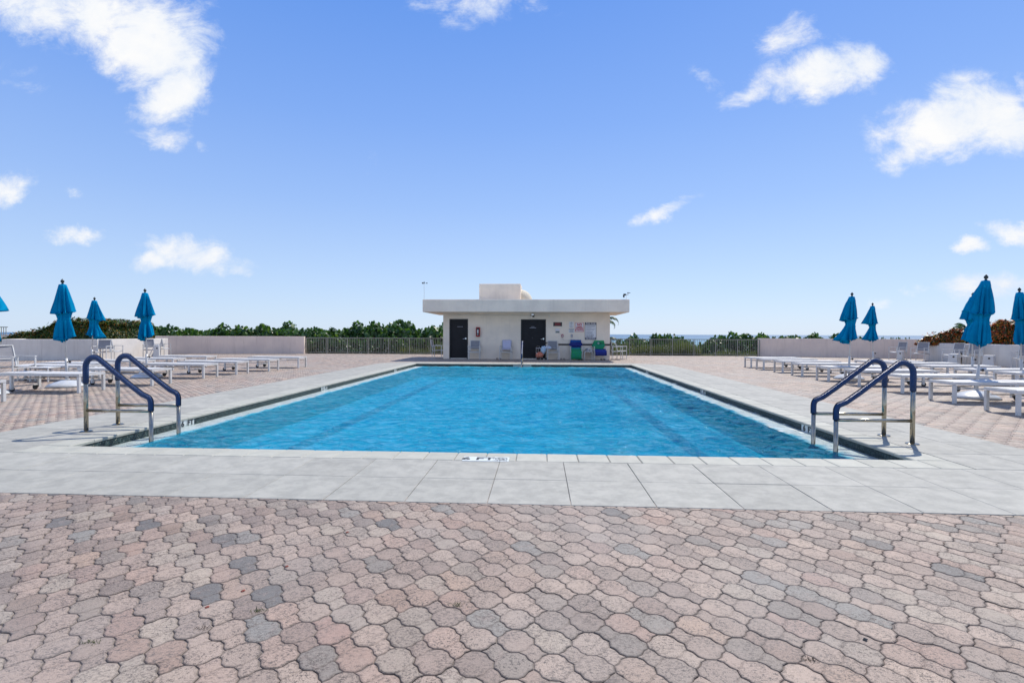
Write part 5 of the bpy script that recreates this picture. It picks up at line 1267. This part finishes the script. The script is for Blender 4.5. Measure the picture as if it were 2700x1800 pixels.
# croton hedges
def hedge(name, outline, zfun, x0, x1, y0, y1, n, m, label, seed, base):
    r_ = np.random.default_rng(seed); t = thing('croton_hedge', label, 'hedge', (0, 0, 0))
    pts, nr = [], []
    k = 0
    x = r_.uniform(x0, x1, n * 3); y = r_.uniform(y0, y1, n * 3); ztop = np.array([zfun(a, b) for a, b in zip(x, y)])
    lump_ = .10 * np.sin(x * 3.1 + seed) * np.sin(y * 2.7) + .05 * np.sin(x * 7.3) * np.sin(y * 8.1)
    ztop = ztop + lump_; ok = ztop > base + .05; x, y, ztop = x[ok], y[ok], ztop[ok]
    q = r_.random(len(x)); depth_ = np.abs(r_.normal(0, .07, len(x)))
    top = np.stack([x, y, ztop - depth_], 1)[:n]; pts.append(top); nr.append(np.tile([[0, -.1, 1.0]], (len(top), 1)))
    # faces: sample on boundary sides
    for (ax, val, lo, hi, nrm) in ((0, x0, y0, y1, (-1, 0, .2)), (0, x1, y0, y1, (1, 0, .2)), (1, y0, x0, x1, (0, -1, .2)), (1, y1, x0, x1, (0, 1, .2))):
        mN = int(n * .75 * (hi - lo) / 5); s = r_.uniform(lo, hi, mN)
        xx = np.full(mN, val) if ax == 0 else s; yy2 = s if ax == 0 else np.full(mN, val)
        zt = np.array([zfun(a, b) for a, b in zip(xx, yy2)]); u = r_.random(mN); zz = base - .03 + (zt - base) * u
        inset = np.abs(r_.normal(0, .06, mN)) + .22 * u ** 3 + .05 * np.sin(s * 4 + seed) * np.sin(u * 6)
        p = np.stack([xx, yy2, zz], 1) - np.array(nrm) * inset[:, None] * np.array([1, 1, 0]); okk = zt > base + .05
        pts.append(p[okk]); nr.append(np.tile([nrm], (okk.sum(), 1)))
    # stray shoots
    mN = n // 10; sx_ = r_.uniform(x0, x1, mN); sy_ = r_.uniform(y0, y1, mN); zt = np.array([zfun(a, b) for a, b in zip(sx_, sy_)]); okk = zt > base + .1
    pts.append(np.stack([sx_, sy_, zt + r_.uniform(0, .14, mN)], 1)[okk]); nr.append(np.tile([[0, 0, 1.0]], (okk.sum(), 1)))
    P = np.concatenate(pts); N = np.concatenate(nr)
    o = link('leaves', leaf_cloud('leaves', P, N, .155, m, 'leaf', .42, .35, seed), t); o['kind'] = 'stuff'
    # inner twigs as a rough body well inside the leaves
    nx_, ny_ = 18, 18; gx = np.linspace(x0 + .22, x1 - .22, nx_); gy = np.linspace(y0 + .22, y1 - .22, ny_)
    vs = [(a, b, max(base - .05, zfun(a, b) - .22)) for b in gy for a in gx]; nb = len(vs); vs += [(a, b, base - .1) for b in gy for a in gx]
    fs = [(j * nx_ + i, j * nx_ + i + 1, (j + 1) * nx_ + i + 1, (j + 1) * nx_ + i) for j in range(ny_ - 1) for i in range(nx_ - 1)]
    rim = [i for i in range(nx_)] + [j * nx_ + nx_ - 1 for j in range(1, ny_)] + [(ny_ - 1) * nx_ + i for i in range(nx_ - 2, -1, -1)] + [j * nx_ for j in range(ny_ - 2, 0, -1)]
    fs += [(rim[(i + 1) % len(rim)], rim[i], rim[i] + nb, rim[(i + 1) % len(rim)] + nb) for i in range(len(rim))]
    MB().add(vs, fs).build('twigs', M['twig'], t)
def sst(x, a, b): t = min(1, max(0, (x - a) / (b - a))); return t * t * (3 - 2 * t)
def zl_(x, y):
    l = sst(x, -26.3, -21.7); e = math.exp(-((x + 21.0) / .45) ** 2) * 0
    return .80 + .95 * l * (1 - .18 * sst(x, -20.5, -20.0)) + .05 * math.sin(x * 2.2)
hedge('left', None, zl_, -26.0, -20.3, 22.3, 25.4, 15000, M['croton'], 'long clipped croton hedge of dark, orange and yellow leaves on the left planter', 31, .86)
def zr_(x, y):
    return .86 + .92 * (1 - sst(y, 21.5, 26.2) * .62) * (.9 + .1 * math.sin(y * 2.1 + .4)) * sst(26.15 - y, 0, .7)
hedge('right', None, zr_, 18.75, 22.5, 14.5, 26.1, 20000, M['croton_red'], 'clipped croton hedge with bright red and orange leaves on the right planter', 37, .82)

# palms
def palm(x, y, z0, trunk_h, nf, L, label, seed, droop=1.0, fan=None):
    r_ = random.Random(seed); t = thing('palm_tree', label, 'palm tree', (x, y, z0))
    MB().tube([(0, 0, -.5), (.05, 0, trunk_h * .5), (0, 0, trunk_h)], [.13, .10, .08], 10).build('trunk', M['bark'], t, smooth=True)
    fr_n = 0
    for k in range(nf):
        a = (2 * math.pi * k / nf + r_.uniform(-.2, .2)) if fan is None else rad(fan[k][0]); e = r_.uniform(.5, 1.25) if fan is None else rad(fan[k][1]); LL = L * r_.uniform(.8, 1.1) if fan is None else L * fan[k][2]
        pts = []; p = Vector((0, 0, trunk_h)); ang = e
        for s in range(12):
            pts.append(p.copy()); p = p + Vector((math.cos(a) * math.cos(ang), math.sin(a) * math.cos(ang), math.sin(ang))) * (LL / 11); ang -= .13 * droop * (1 + s * .12)
        mb = MB(); mb.tube(pts, [.018 - .0013 * i for i in range(12)], 5)
        perp = Vector((-math.sin(a), math.cos(a), 0))
        for s in range(1, 34):
            f = s / 34 * 10.9; i = int(f); q = pts[i].lerp(pts[i + 1], f - i); d = (pts[i + 1] - pts[i]).normalized(); l = L * .27 * math.sin(math.pi * (s / 34) ** .7) + .06
            for sd_ in (-1, 1):
                e_ = q + (perp * sd_ * .8 + d * .5 - Vector((0, 0, .45 + .3 * r_.random()))).normalized() * l; n_ = d * .02
                mb.add([q - n_, q + n_, (q + e_) / 2 + n_ * .9 + Vector((0, 0, .01)), e_], [(0, 1, 2), (0, 2, 3)])
        me = mb.mesh('frond', M['palm']); at = me.attributes.new('rnd', 'FLOAT', 'POINT'); rv = r_.random(); at.data.foreach_set('value', [rv] * len(me.vertices)); link('frond', me, t)
    return t
x, _, z = at_depth(868, 872, 33.5); palm(x, 33.5, -1.4, 2.35, 13, 1.6, 'small palm rising above the shrubs behind the middle of the left fence', 3, 1.0)
x, _, z = at_depth(1590, 888, 29.3 + 2.5); palm(x, 31.8, -1.0, 1.55, 7, 1.5, 'low palm with arching fronds behind the right corner of the pool house', 5, 1.1, fan=[(5, 35, .95), (20, 62, 1.0), (-25, 20, .8), (60, 50, .9), (180, 50, .9), (120, 60, .9), (-10, 75, .8)])
x, _, z = at_depth(2552, 850, 30.5); palm(x, 30.5, -1.5, 3.0, 12, 1.05, 'palm crown showing above the left end of the right croton hedge', 8, .9)
palm(4.15, 33.0, -1, 2.9, 3, 1.45, 'thin palm with two ragged fronds high beside the pool house', 9, 1.5, fan=[(10, 50, .9), (-8, 68, 1.1), (150, 60, .8)])

# thin distant strip: scattered scrub tops above the right parapet
for i, (px, py) in enumerate(((2368, 887), (2386, 890), (2330, 890))):
    x, _, z = at_depth(px, py, 38.0); bush(x, 38, -1.5, .45, (z + 1.5) / 1.35, i, 'tiny far shrub top over the right parapet, %s of three' % ('middle', 'rightmost', 'leftmost')[i], 'far shrub tops over the right parapet')
